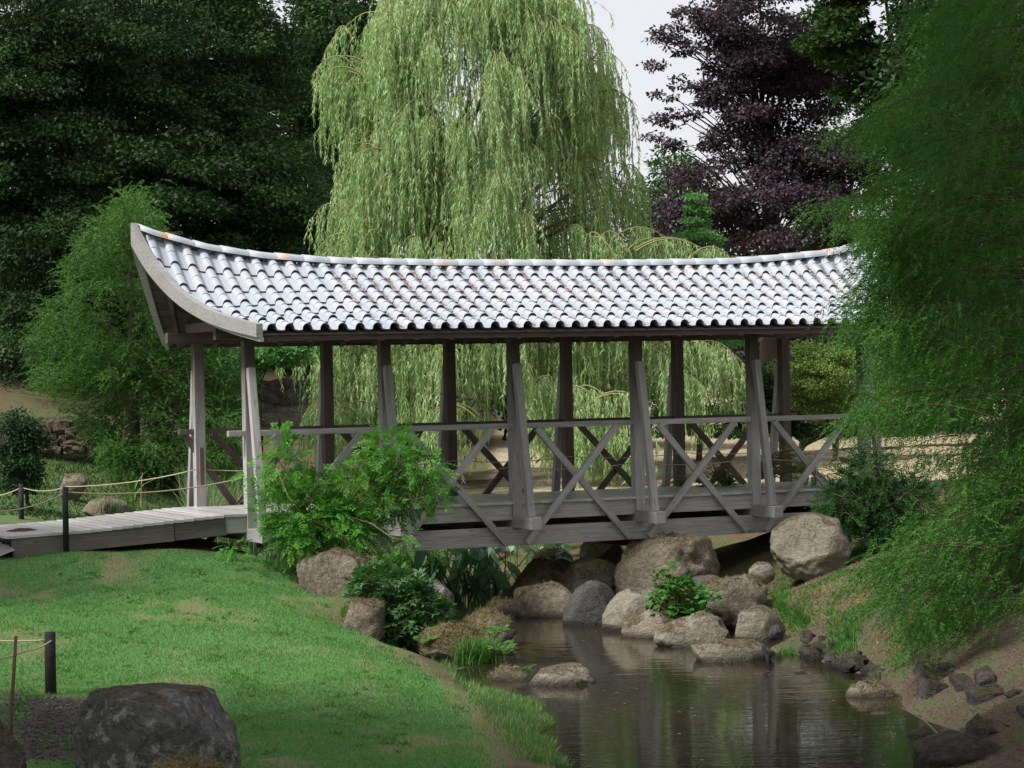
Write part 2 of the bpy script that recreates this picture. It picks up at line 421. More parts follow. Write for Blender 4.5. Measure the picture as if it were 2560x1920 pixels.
# the ground meets every boulder at its foot
R = [
 (745,935,1368,1500,29.2,'rock',"mossy sloping boulder under the left end of the bridge",3,.9,.16,.7,.5),
 (858,962,1490,1595,26.6,'rock',"tan rock at the lawn edge left of the round leafy bush",5,.9,.16,.6,.4),
 (1050,1135,1450,1525,28.6,'rock_lichen',"white speckled rock behind the round leafy bush",8,.9,.2,.6,.3),
 (1105,1290,1522,1640,27.6,'rock_mossy',"broad mossy rock on the left bank behind the ferns",11,.8,.15,.5,.35),
 (1055,1235,1556,1668,26.4,'rock_mossy',"mossy capped rock in front with ferns growing on it",12,.8,.2,.5,0),
 (1205,1345,1665,1748,24.4,'rock',"brown rock at the water edge left of the pale pointed one",14,.8,.18,.6,.1),
 (1320,1490,1662,1775,23.9,'rock_clean',"pale pointed rock lying in the water by the lawn",61,.7,.2,.8,.35),
 (1212,1300,1498,1570,31.6,'rock_mossy',"low greenish rock at the back of the pool",18,1,.14,.4,-.3),
 (1272,1420,1402,1540,33.6,'rock_mossy',"upper mossy boulder right of the broad leaved water plant",21,.8,.15,.5,0),
 (1292,1440,1458,1575,31.0,'rock',"rough boulder with dry moss at the back of the pool",24,.8,.18,.5,0),
 (1402,1540,1398,1490,33.2,'rock_mossy',"rounded moss covered boulder above the dark one",26,.8,.12,.3,0),
 (1412,1552,1456,1598,29.8,'rock_dark',"tall smooth dark grey boulder standing in the water",29,.7,.09,.35,.25),
 (1540,1790,1345,1500,32.8,'rock',"big overhanging boulder under the middle of the bridge",31,.8,.2,.7,-.25),
 (1512,1670,1474,1612,29.0,'rock_clean',"smooth leaning tan boulder right of the dark one",33,.7,.08,.4,.55),
 (1556,1760,1512,1632,28.2,'rock',"long low thatched boulder sloping into the water",37,.7,.16,.5,-.35),
 (1640,1820,1532,1646,27.2,'rock_clean',"pale hollowed boulder at the water with hanging roots",39,.7,.24,.7,0),
 (1730,1930,1594,1680,25.7,'rock_clean',"low wide tan boulder at the right water edge",43,.7,.16,.6,-.1),
 (1762,1912,1440,1548,28.8,'rock',"rough brown boulder on the right slope above the nettles",45,.8,.24,.6,0),
 (1840,1960,1518,1620,27.6,'rock_clean',"grey flat faced rock set in the right slope",47,.7,.12,.8,.3),
 (1934,2118,1288,1416,32.2,'rock_clean',"large clean split boulder below the right end of the bridge",52,.8,.12,.4,.0),
 (1874,1937,1406,1448,31.5,'rock_clean',"small tan rock left of the large clean boulder",53,.9,.15,.6,0),
 (1922,1955,1562,1592,26.9,'rock_dark',"tiny grey stone beside the small green tuft on the slope",54,.9,.15,.6,0),
 (1450,1560,1345,1412,36.0,'rock_mossy',"mossy hummock rock seen below the girder",57,.8,.2,.4,0),
 (1968,2045,1680,1716,24.3,'rock_deep',"low brown rock awash at the right water edge",59,.8,.12,.4,0),
 (1938,1970,1696,1714,24.0,'rock_clean',"smallest pale stone showing above the water",60,.8,.12,.4,0),
 (2015,2185,1724,1772,22.9,'rock_clean',"flat pale wedge of rock pointing into the water",62,.6,.12,.6,-.15),
 (2112,2240,1700,1784,22.5,'rock',"rounded brown rock behind the flat pale wedge",64,.8,.16,.5,0),
 (2142,2258,1778,1830,21.3,'rock_clean',"small grey rock in the water near the right bank",66,.7,.18,.6,0),
 (2262,2375,1812,1875,19.9,'rock_deep',"dark mossy rock near the lower right corner",68,.8,.16,.5,0),
 (2290,2530,1826,1960,18.6,'rock_deep',"large dark brown rock in the lower right corner",71,.8,.16,.5,0),
 (188,600,1722,2060,16.9,'rock_lichen',"huge lichened boulder in the lower left corner of the lawn",76,.7,.2,.5,-.05),
 (360,575,1896,1990,15.6,'rock_mossy',"mossy rock top at the bottom edge in front of the huge boulder",77,.8,.12,.4,0),
 (-120,62,1790,2000,15.0,'rock_deep',"dark rock cut off by the lower left corner",79,.8,.12,.5,0),
 (-20,132,1320,1374,30.2,'rock_lichen',"dark furry rock at the foot of the ramp",81,.7,.2,.5,0),
 (148,218,1183,1240,37.0,'rock_clean',"grey rock behind the two slim rope posts",83,.8,.2,.6,0),
 (205,335,1240,1300,36.0,'rock_clean',"pale flat rock behind the ramp with a sedge tuft",85,.8,.16,.5,.1),
 (1958,2016,1160,1206,42.0,'rock_clean',"pale rock on the dry lawn seen through the right bay",87,.8,.15,.6,0),
 (1618,1690,1203,1256,40.5,'rock_clean',"greyish rock on the dry lawn seen behind the deck",88,.8,.15,.6,0),
 (1330,1430,1370,1420,36.5,'rock_mossy',"low grassy hummock rock left of the mossy hummock",90,.8,.15,.4,0),
 (1700,1840,1440,1500,31.5,'rock_dark',"dark rock in the hollow under the right of the bridge",92,.8,.15,.5,0),
]
for r_ in R:
    if r_[3] > 1900: continue
    q = P((r_[0] + r_[1]) / 2, r_[3], r_[4]); cw(q.x, q.y, max(q.z - (.28 if r_[4] > 27.5 and r_[4] < 34 and r_[0] > 1200 else .06), -1.9))
C = np.array(ctrl); CX = C[:, :2]; CZ = C[:, 2]
def _phi(a, b):
    d = np.sqrt(((a[:, None, :] - b[None, :, :]) ** 2).sum(-1) + .04)
    return d
_A = np.zeros((len(C) + 1, len(C) + 1)); _A[:-1, :-1] = _phi(CX, CX) + np.eye(len(C)) * -.12; _A[:-1, -1] = 1; _A[-1, :-1] = 1
_wt = np.linalg.solve(_A, np.append(CZ, 0))
def terr(xy):
    xy = np.atleast_2d(np.asarray(xy, float))
    out = np.empty(len(xy))
    for i in range(0, len(xy), 20000):
        q = xy[i:i + 20000]
        out[i:i + 20000] = _phi(q, CX) @ _wt[:-1] + _wt[-1]
    x, y = xy[:, 0], xy[:, 1]
    out += .018 * np.sin(x * 3.1 + y * 1.7) * np.sin(y * 2.3 - x * .9) + .010 * np.sin(x * 7.3 - y * 5.1)
    far = np.clip((y - 120) / 60, 0, 1)
    return np.clip(out * (1 - far) + 12 * far, -2.4, 30)
def tz(x, y): return float(terr([(x, y)])[0])

def project(X):
    """world points -> photograph pixels (used for the extent of lawn, path and bare soil on the ground)"""
    X = np.asarray(X, float) - np.array([0, 0, CAMZ])
    z = X @ np.array(FW); z = np.where(np.abs(z) < .1, .1, z)
    return 1280 + F_PX * (X @ np.array(RT)) / z, 960 - F_PX * (X @ np.array(UP)) / z

def gax(parts):
    a = []
    for s, e, st in parts: a += list(np.arange(s, e, st))
    return np.array(sorted(set(np.round(a + [parts[-1][1]], 4))))
gx = gax([(-600, -60, 60), (-60, -14, 4), (-14, -8, .5), (-8, 9, .11), (9, 14, .5), (14, 60, 4), (60, 660, 60)])
gy = gax([(-200, 0, 25), (0, 14, 1.0), (14, 44, .11), (44, 70, .5), (70, 130, 5), (130, 900, 60)])
GX, GY = np.meshgrid(gx, gy)
XY = np.stack([GX.ravel(), GY.ravel()], 1)
GZ = terr(XY)
V = np.column_stack([XY, GZ])
nx, ny = len(gx), len(gy)
idx = np.arange(nx * ny).reshape(ny, nx)
F = np.stack([idx[:-1, :-1], idx[:-1, 1:], idx[1:, 1:], idx[1:, :-1]], -1).reshape(-1, 4)
me = npmesh("ground", V, F, None, True)

def poly_world(pix, z):
    return np.array([tuple(Pz(u, v, z))[:2] for u, v in pix])
def inpoly(xy, poly):
    x, y = xy[:, 0], xy[:, 1]; r = np.zeros(len(xy), bool); n = len(poly)
    for i in range(n):
        x1, y1 = poly[i]; x2, y2 = poly[(i + 1) % n]
        c = ((y1 > y) != (y2 > y)) & (x < (x2 - x1) * (y - y1) / (y2 - y1 + 1e-12) + x1)
        r ^= c
    return r
def polydist(xy, pts):
    """distance to a polyline"""
    d = np.full(len(xy), 1e9)
    for a, b_ in zip(pts[:-1], pts[1:]):
        ab = b_ - a; tt = np.clip(((xy - a) @ ab) / (ab @ ab + 1e-9), 0, 1)
        d = np.minimum(d, np.linalg.norm(xy - (a + tt[:, None] * ab), axis=1))
    return d
def g2(u, v):
    # ray against the terrain
    lo = 8.0; prev = None
    for d in np.arange(12, 90, .25):
        q = P(u, v, d)
        if q.z < tz(q.x, q.y): return np.array((q.x, q.y))
    q = P(u, v, 60); return np.array((q.x, q.y))
edge = np.array([g2(*p) for p in ((700,1400),(760,1450),(850,1510),(960,1610),(1060,1660),(1130,1720),(1200,1790),(1270,1919))])   # worn strip beside the lawn
bank = np.array([g2(*p) for p in ((960,1600),(1120,1650),(1200,1700),(1260,1760),(1330,1830),(1400,1919))])
xl_edge = np.interp(XY[:, 1], edge[::-1, 1], edge[::-1, 0])
lawn = (XY[:, 0] < xl_edge - .02) & (XY[:, 1] < 29.9 + (XY[:, 0] + 5) * .42) & (XY[:, 1] > 12)
gravel_poly = np.array([g2(*p) for p in ((0,1745),(120,1745),(230,1750),(260,1919),(0,1919))])
_jit = np.array([(mnoise.noise(Vector((a * 2.5, b * 2.5, 0))) * .3, mnoise.noise(Vector((a * 2.5, b * 2.5, 7))) * .45) for a, b in XY]) if True else 0
dg = inpoly(XY + _jit, gravel_poly)
zone = np.zeros((len(XY), 4), np.float32)           # R: green lawn, G: dry lawn, B: bare earth, A: gravel and painted bank shade
dr = (XY[:, 1] > 34.5 + .3 * (XY[:, 0])) & (XY[:, 0] > -.5) & (GZ > -.48)
zone[:, 0] = lawn & ~dg
zone[:, 1] = dr
zone[:, 3] = dg
bankside = (~lawn) & (~dr)
zone[:, 2] = bankside
greenback = (XY[:, 0] < -3) & (XY[:, 1] > 32)
zone[greenback, 2] = .0; zone[greenback, 0] = .55
slope = (XY[:, 0] < -2) & (XY[:, 1] > 45); zone[slope, 0] = 0; zone[slope, 2] = 1
ca = me.color_attributes.new("zone", 'FLOAT_COLOR', 'POINT')
def worn(xy):
    return np.array([mnoise.noise(Vector((a * 1.1, b * .6, 3.0))) * .7 + mnoise.noise(Vector((a * 3.1, b * 1.7, 9.0))) * .45 for a, b in xy])
wv_ = np.full(len(XY), -1.0, np.float32); nearm = (XY[:, 1] > 12) & (XY[:, 1] < 34) & (np.abs(XY[:, 0]) < 9)
wv_[nearm] = worn(XY[nearm])
wv_ += np.clip(1 - polydist(XY, edge) / .32, 0, 1) * .8
wa = me.attributes.new("worn", 'FLOAT', 'POINT'); wa.data.foreach_set("value", wv_.astype(np.float32))
zone[(XY[:, 0] > 3.0 + (27 - XY[:, 1]) * .06) & (XY[:, 1] < 27) & (XY[:, 1] > 10), 3] = .4  # dark earth under the cypress, with its shade painted into the colour
# soften
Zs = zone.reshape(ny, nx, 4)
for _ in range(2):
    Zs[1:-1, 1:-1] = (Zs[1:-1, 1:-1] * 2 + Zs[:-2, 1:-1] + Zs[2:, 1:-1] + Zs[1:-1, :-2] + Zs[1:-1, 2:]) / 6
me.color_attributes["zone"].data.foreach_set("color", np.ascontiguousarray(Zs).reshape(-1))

m, t, b = new_mat("garden_ground")
at = N(t, "ShaderNodeAttribute"); at.attribute_name = "zone"
sp = N(t, "ShaderNodeSeparateColor"); t.links.new(at.outputs["Color"], sp.inputs[0])
pos = N(t, "ShaderNodeNewGeometry").outputs["Position"]
n_big = noise(t, .55, 4, pos); n_mid = noise(t, 2.6, 5, pos, .65); n_fine = noise(t, 30, 4, pos, .7); n_f2 = noise(t, 90, 2, pos)
soil = ramp(t, math_(t, 'ADD', math_(t, 'MULTIPLY', n_mid, .6), math_(t, 'MULTIPLY', n_fine, .4)), [(.35, (.075, .052, .035)), (.52, (.145, .105, .07)), (.68, (.22, .17, .12))])
soil_green = mix(t, ramp(t, n_mid, [(.47, (0, 0, 0)), (.57, (.8, .8, .8))]), soil, mix(t, n_fine, (.045, .075, .02), (.09, .14, .04)))
lawn_c = mix(t, n_fine, (.06, .155, .042), (.12, .25, .075))
lawn_c = mix(t, ramp(t, n_big, [(.45, (0, 0, 0)), (.7, (.5, .5, .5))]), lawn_c, (.10, .19, .055))
wat = N(t, "ShaderNodeAttribute"); wat.attribute_name = "worn"
patch = ramp(t, math_(t, 'ADD', wat.outputs["Fac"], math_(t, 'MULTIPLY', math_(t, 'SUBTRACT', n_fine, .5), .5)), [(.02, (0, 0, 0)), (.50, (.75, .75, .75))])
lawn_c = mix(t, patch, lawn_c, mix(t, n_fine, (.14, .105, .055), (.23, .19, .11)))
dry = ramp(t, math_(t, 'ADD', math_(t, 'MULTIPLY', n_mid, .7), math_(t, 'MULTIPLY', n_f2, .3)), [(.3, (.29, .24, .15)), (.55, (.39, .335, .225)), (.75, (.34, .325, .19))])
grv_shade = ramp(t, n_f2, [(.3, (.022, .018, .015)), (.5, (.05, .043, .038)), (.7, (.10, .09, .082))])
col = mix(t, sp.outputs[0], soil_green, lawn_c)
col = mix(t, sp.outputs[1], col, dry)
col = mix(t, at.outputs["Alpha"], col, grv_shade)
t.links.new(col, b.inputs["Base Color"]); b.inputs["Roughness"].default_value = .95; b.inputs["Specular IOR Level"].default_value = .15
bump(t, b, math_(t, 'ADD', n_fine, math_(t, 'MULTIPLY', n_f2, .5)), .6, .04)
MAT['ground'] = m
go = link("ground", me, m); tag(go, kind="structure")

# water
m, t, b = new_mat("stream_water")
b.inputs["Base Color"].default_value = (.020, .017, .009, 1)
b.inputs["Roughness"].default_value = .035; b.inputs["IOR"].default_value = 1.33
b.inputs["Specular IOR Level"].default_value = .6
pos = N(t, "ShaderNodeNewGeometry").outputs["Position"]
mp = N(t, "ShaderNodeMapping"); mp.inputs["Scale"].default_value = (1.2, 5.0, 1); t.links.new(pos, mp.inputs[0])
wv = noise(t, 1.6, 3, mp.outputs[0], .5)
amp = ramp(t, noise(t, .35, 2, pos), [(.4, (.15, .15, .15)), (.62, (1, 1, 1))])
bump(t, b, math_(t, 'MULTIPLY', wv, amp), .10, .05)
WX, WY = np.meshgrid(np.linspace(-5, 11, 9), np.linspace(4, 46, 15))
me = npmesh("stream", np.column_stack([WX.ravel(), WY.ravel(), np.full(WX.size, WATER)]),
            np.stack([np.arange(135).reshape(15, 9)[:-1, :-1], np.arange(135).reshape(15, 9)[:-1, 1:], np.arange(135).reshape(15, 9)[1:, 1:], np.arange(135).reshape(15, 9)[1:, :-1]], -1).reshape(-1, 4))
tag(link("stream", me, m), kind="structure")

# ------------------------------------------------------------------ the covered bridge (built in its own frame)
ANG = .4389
_bo = (9.7347, 29.3025)
BX = _bo[0] * math.cos(ANG) - _bo[1] * math.sin(ANG)
BY = _bo[0] * math.sin(ANG) + _bo[1] * math.cos(ANG)
bridge = empty("covered_bridge", (BX, BY, 0), ANG)
tag(bridge, "long wooden footbridge roofed with curved pale clay tiles over the stream", "bridge")
def bw(x, y, z):
    c, s = math.cos(ANG), math.sin(ANG)
    return Vector((BX + x * c - y * s, BY + x * s + y * c, z))
WD = 2.43
POST = .151

def boxmesh(L, w_, h, bev=.004):
    bm = bmesh.new()
    bmesh.ops.create_cube(bm, size=1)
    for v in bm.verts:
        v.co = Vector(((v.co.x + .5) * L, v.co.y * w_, v.co.z * h))
    if bev:
        bmesh.ops.bevel(bm, geom=bm.edges[:], offset=bev, segments=1, affect='EDGES')
    me = bpy.data.meshes.new("timber"); bm.to_mesh(me); bm.free()
    return me
_tcache = {}
def timber(name, a, b_, w_, h, mat, parent=bridge, bev=.004, roll_y=None):
    """a squared timber from a to b: width w_ (sideways), height h; its object X runs along it"""
    a, b_ = Vector(a), Vector(b_); d = b_ - a; L = d.length
    key = (round(L, 3), w_, h, bev, mat)
    if key not in _tcache:
        _tcache[key] = boxmesh(L, w_, h, bev); _tcache[key].materials.append(MAT[mat])
    o = bpy.data.objects.new(name, _tcache[key]); COL.objects.link(o)
    x = d.normalized()
    y = Vector(roll_y) if roll_y else (Vector((0, 0, 1)).cross(x) if abs(x.z) < .95 else Vector((0, 1, 0)))
    y = (y - x * y.dot(x)).normalized(); z = x.cross(y)
    Mx = Matrix.Identity(4)
    for i in range(3): Mx[i][0], Mx[i][1], Mx[i][2], Mx[i][3] = x[i], y[i], z[i], a[i]
    o.matrix_basis = Mx
    o.parent = parent
    return o

# posts, outriggers and raking struts
for i in range(6):
    x = 2.0 * i
    xc = x + POST / 2
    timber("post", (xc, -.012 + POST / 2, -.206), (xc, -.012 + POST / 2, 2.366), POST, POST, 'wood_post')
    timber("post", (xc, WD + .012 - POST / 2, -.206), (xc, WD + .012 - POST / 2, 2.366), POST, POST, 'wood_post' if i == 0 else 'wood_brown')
    timber("outrigger", (xc, -.615, -.292), (xc, WD + .615, -.292), POST + .006, .172, 'wood_pale')
    timber("strut", (xc, -.43, -.207), (xc, -.045, 1.98), .105, .105, 'wood_pale')
    timber("strut", (xc, WD + .43, -.207), (xc, WD + .045, 1.98), .105, .105, 'wood_grey')
# wall plates
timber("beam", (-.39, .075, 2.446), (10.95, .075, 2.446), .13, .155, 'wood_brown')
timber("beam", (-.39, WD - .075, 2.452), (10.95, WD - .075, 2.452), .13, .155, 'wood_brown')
for x in (-.05, 2.05, 4.05, 6.05, 8.05, 10.05):
    timber("tie_beam", (x + .02, .01, 2.59), (x + .02, WD - .01, 2.59), .11, .13, 'wood_brown')
# rails between posts
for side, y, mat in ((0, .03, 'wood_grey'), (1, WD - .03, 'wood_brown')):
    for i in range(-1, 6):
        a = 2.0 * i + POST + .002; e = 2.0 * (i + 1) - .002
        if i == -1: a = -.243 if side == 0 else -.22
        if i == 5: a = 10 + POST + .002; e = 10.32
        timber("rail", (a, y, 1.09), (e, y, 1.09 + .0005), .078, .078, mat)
# crossed braces of every bay, fixed to the face of the girder
for side, s, y, mat in ((0, 1, -.004, 'wood_grey'), (1, -1, WD + .004, 'wood_brown')):
    for i in range(5):
        x = 2.0 * i
        xa = x + .42 if side == 0 else x + .35
        timber("brace", (xa - .03, y - s * .012, 1.045), (x + 1.88, y - s * .012, -.60), .05, .095, mat, roll_y=(0, 1, 0))
        timber("brace", (x + .165, y - s * .066, -.60), (x + 1.66, y - s * .066, 1.045), .05, .095, 'wood_pale' if (i == 0 and side == 0) else mat, roll_y=(0, 1, 0))
# half brace at the near end
timber("brace", (.62, WD - .02, -.02), (-.12, WD - .02, 1.04), .05, .095, 'wood_brown', roll_y=(0, 1, 0))
# girders and edge joists
for y in (.085, WD - .085):
    timber("girder", (.9, y, -.498), (10.9, y, -.5), .11, .272, 'wood_grey')
    timber("joist", (-.3, y, -.153), (10.9, y, -.153), .10, .225, 'wood_grey')
for k in range(9):
    timber("cross_joist", (1.0 + k * 1.15, .15, -.44), (1.0 + k * 1.15, WD - .15, -.44), .09, .13, 'wood_brown')
# deck planks
k = 0; x = -.33
while x < 11.6:
    timber("deck_plank", (x + .068, -.005 + random.uniform(-.006, .006), -.0195 + random.uniform(-.001, .001)), (x + .068, WD + .005, -.0195), .139, .038, 'deck', bev=.002)
    x += .1405
# ramp down to the path on the left
def rz(x): return -.125 * (-.34 - x) / 1.95 if x > -2.3 else -.125 - .03 * (-2.3 - x)
x = -.475
while x > -3.35:
    zz = rz(x) - .0195
    timber("deck_plank", (x + .068, -.03 + random.uniform(-.008, .008), zz), (x + .068, WD + .02, zz), .139, .038, 'deck', bev=.002)
    x -= .1405
for y in (.03, WD - .03):
    timber("ramp_side_board", (-.30, y, -.165), (-1.02, y, -.205), .06, .235, 'ramp_wood')
    timber("ramp_side_board", (-1.03, y, -.205), (-3.2, y, -.315), .062, .25, 'ramp_wood')
# curved dark red board under the deck
V = []; n = 14
for s in (0, 1):
    for i in range(n + 1):
        q = i / n; xx = 5.35 + 1.75 * q; sag = .16 * 4 * q * (1 - q)
        V += [(xx, .35 + s * .12, -.60), (xx, .35 + s * .12, -.60 - sag)]
F = []
for i in range(n):
    a = 2 * i; o2 = 2 * (n + 1)
    F += [(a, a + 1, a + 3, a + 2), (o2 + a, o2 + a + 2, o2 + a + 3, o2 + a + 1), (a + 1, o2 + a + 1, o2 + a + 3, a + 3), (a, a + 2, o2 + a + 2, o2 + a)]
o = link("curved_board", pymesh("curved_board", V, F), MAT['red'], bridge)
o["label"] = "dark red curved board showing below the girder"

# --- roof surface
YE, YR = -.97, WD / 2
HALF = YR - YE
_rx = np.array([-1.17, -1.05, -.15, .68, 1.8, 3.4, 6.4, 8.3, 9.1, 10.2, 10.96, 11.2])
_rz = np.array([4.06, 3.99, 3.76, 3.645, 3.575, 3.555, 3.566, 3.60, 3.65, 3.75, 3.90, 4.0]) - .115
def zridge(x): return np.interp(x, _rx, _rz)
def sstep(a): a = np.clip(a, 0, 1); return a * a * (3 - 2 * a)
def S(x, y):
    """height of the pans of the roof at (x, y) in the bridge frame"""
    x = np.asarray(x, float); y = np.asarray(y, float)
    front = y <= YR
    t = np.clip(np.where(front, (y - YE) / HALF, (2 * YR - YE - y) / HALF), -.05, 1.0)
    ze = 2.435 + .0035 * x
    xe = np.minimum((x + 1.17) / 3.0, (11.17 - x) / 3.0)
    wgt = 1 - sstep(xe)
    gm = .75 * t + .25 * t ** 3
    ge = .3 * t + .7 * np.abs(t) ** 2.6
    gf = (1 - wgt) * gm + wgt * ge
    gr = .55 * t + .45 * gm
    g = np.where(front, gf, t * .9 + .1 * t ** 2)
    return ze + (zridge(x) - ze) * g
def xedge(y):
    """plan line of the left gable edge; the right one mirrors it"""
    t = np.clip((HALF - np.abs(np.asarray(y, float) - YR)) / HALF, 0, 1)
    return -.11 - 1.06 * t
XR = lambda y: 10.0 - xedge(y)

TW, TL = .2505, .365
prof_a = np.array([0, .006, .022, .046, .072, .098, .122, .138, .146, .200, .2505 + .006])
prof_h = np.array([0, .034, .062, .078, .083, .078, .062, .034, .002, -.004, .0])
def tile_vf(x0, s_top, s_bot, front, first=False):
    """a pan-and-roll tile between the distances s_top > s_bot up the slope; returns points, faces, edge-face flags"""
    sm = (s_bot + s_top) / 2
    st = [(s_bot, 1.0, .030), (sm, .90, .020), (sm, 1.0, .020), (s_top + .03, .84, .0)]
    V = []; F = []; E_ = []
    n = len(prof_a)
    def row(s_, sc, lift, dz=0.0, dy=0.0):
        y = YE + s_ if front else 2 * YR - YE - s_
        lo, hi = float(xedge(y)) + .05, float(XR(y)) - .05
        b = len(V)
        for a, h in zip(prof_a, prof_h):
            xc = min(max(x0 + a, lo), hi)
            V.append((xc, y + (dy if front else -dy), float(S(xc, y)) + (h * sc + lift) * 1.06 - dz))
        return b
    def skin(a, b, edge):
        for k in range(n - 1):
            q = (a + k, a + k + 1, b + k + 1, b + k)
            F.append(q if front else q[::-1]); E_.append(edge)
    r0 = row(*st[0]); r1 = row(*st[1]); skin(r0, r1, False)
    r2 = row(*st[2]); r3 = row(*st[3]); skin(r2, r3, False)
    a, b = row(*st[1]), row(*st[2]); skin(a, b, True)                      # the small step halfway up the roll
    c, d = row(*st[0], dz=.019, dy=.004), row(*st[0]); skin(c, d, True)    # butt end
    u0, u1 = row(*st[0], dz=.019, dy=.004), row(*st[3], dz=.017); skin(u1, u0, False)
    return V, F, E_
rear_V, rear_F = [], []
rows = 6
for front in (True, False):
    for r in range(rows):
        s_bot = -.0 + r * TL; s_top = min(s_bot + TL, HALF - .055)
        if s_top - s_bot < .05: continue
        ymid = YE + (s_bot + s_top) / 2
        xa, xb = float(xedge(YE + s_top)), float(XR(YE + s_top))
        c0 = math.ceil((xa - .0 - .10) / TW - .2)
        x = c0 * TW + .0
        while x < xb - .06:
            lo = float(xedge(YE + s_top)) ; hi = float(XR(YE + s_top))
            if x + TW * .85 > lo and x < hi - .08:
                Vt, Ft, Et = tile_vf(x, s_top, s_bot, front)
                if front:
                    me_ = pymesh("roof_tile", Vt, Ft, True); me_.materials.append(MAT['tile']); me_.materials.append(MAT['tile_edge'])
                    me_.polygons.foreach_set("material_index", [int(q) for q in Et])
                    link("roof_tile", me_, None, bridge)
                else:
                    b0 = len(rear_V); rear_V += Vt; rear_F += [tuple(q + b0 for q in f) for f in Ft]
            x += TW
o = link("rear_roof_tiles", pymesh("rear_roof_tiles", rear_V, rear_F, True), MAT['tile'], bridge); o["kind"] = "stuff"
# ridge caps: overlapping half pipes
x = -1.10; first = True
while x < 11.05:
    L = .40; V = []; F = []
    for j, (q, rr) in enumerate(((0, .105), (.5, .100), (1.06, .092))):
        xx = x + q * L; zc = float(zridge(xx)) + .028
        for k in range(9):
            an = math.pi * k / 8
            V.append((xx, YR - math.cos(an) * rr * 1.25, zc + math.sin(an) * rr - .012))
    for j in range(2):
        for k in range(8):
            a = j * 9 + k; F.append((a, a + 9, a + 10, a + 1))
    # butt thickness
    b0 = len(V)
    for k in range(9):
        an = math.pi * k / 8; V.append((x + .003, YR - math.cos(an) * .088 * 1.25, float(zridge(x)) + .016 + math.sin(an) * .088))
    for k in range(8): F.append((k, k + 1, b0 + k + 1, b0 + k))
    link("ridge_tile", pymesh("ridge_tile", V, F, True), MAT['ridge'], bridge)
    x += L * random.uniform(.97, 1.03)
# sheathing boards, rafters and ridge purlin
def strip(name, y0, y1, off, thick, mat):
    ys = (y0, y1); V = []
    ym = (y0 + y1) / 2
    xs = np.linspace(float(xedge(ym)) + .06, float(XR(ym)) - .06, 34)
    for xx in xs:
        for yy, dz in ((y0, off), (y1, off), (y1, off - thick), (y0, off - thick)):
            V.append((xx, yy, float(S(xx, yy)) + dz))
    F = []
    for i in range(len(xs) - 1):
        for k in range(4):
            k2 = (k + 1) % 4; F.append((4 * i + k, 4 * i + k2, 4 * i + 4 + k2, 4 * i + 4 + k))
    F += [(3, 2, 1, 0), tuple(4 * (len(xs) - 1) + k for k in range(4))]
    return link(name, pymesh(name, V, F), MAT[mat], bridge)
nb = 15
for sd_ in (0, 1):
    for k in range(nb):
        a = YE + .02 + (HALF - .05) * k / nb; e = YE + .02 + (HALF - .05) * (k + 1) / nb - .008
        if sd_: a, e = 2 * YR - e, 2 * YR - a
        strip("sheathing_board", a, e, -.022, .02, 'wood_brown')
def rafter(x0, x1, sd_, w_=.07, h=.10, mat='wood_brown', name="rafter", fn=None, y_from=None):
    """follows the underside of the boards from eave to ridge"""
    V = []; n = 9
    for i in range(n + 1):
        q = i / n; y = YE + .06 + (HALF - .09) * q
        xx = x0 + (x1 - x0) * q
        yy = y if not sd_ else 2 * YR - y
        z = float(S(xx, yy)) - .046
        for dx, dz in ((-w_ / 2, 0), (w_ / 2, 0), (w_ / 2, -h), (-w_ / 2, -h)):
            V.append((xx + dx, yy, z + dz))
    F = []
    for i in range(n):
        for k in range(4):
            k2 = (k + 1) % 4; F.append((4 * i + k, 4 * i + k2, 4 * i + 4 + k2, 4 * i + 4 + k))
    F += [(3, 2, 1, 0), tuple(4 * n + k for k in range(4))]
    link(name, pymesh(name, V, F), MAT[mat], bridge)
for sd_ in (0, 1):
    for k in range(20):
        x = .12 + k * .5135
        rafter(x, x, sd_)
    rafter(.10, -.75, sd_); rafter(9.9, 10.75, sd_)
V = []; xs = np.linspace(-1.10, 11.10, 30)
for xx in xs:
    z = float(zridge(xx)) - .16
    for dy, dz in ((-.065, 0), (.065, 0), (.065, -.17), (-.065, -.17)): V.append((xx, YR + dy, z + dz))
F = []
for i in range(len(xs) - 1):
    for k in range(4):
        k2 = (k + 1) % 4; F.append((4 * i + k, 4 * i + k2, 4 * i + 4 + k2, 4 * i + 4 + k))
F += [(3, 2, 1, 0), tuple(4 * (len(xs) - 1) + k for k in range(4))]
link("ridge_beam", pymesh("ridge_beam", V, F), MAT['wood_brown'], bridge)
# fascia under the eaves
for y in (YE + .07, 2 * YR - YE - .07):
    V = []; xs = np.linspace(0.0, 10.0, 12)
    for xx in xs:
        z = float(S(xx, y)) - .048
        for dy, dz in ((-.012, 0), (.012, 0), (.012, -.085), (-.012, -.085)): V.append((xx, y + dy, z + dz))
    F = []
    for i in range(len(xs) - 1):
        for k in range(4):
            k2 = (k + 1) % 4; F.append((4 * i + k, 4 * i + k2, 4 * i + 4 + k2, 4 * i + 4 + k))
    link("fascia", pymesh("fascia", V, F), MAT['wood_brown'], bridge)
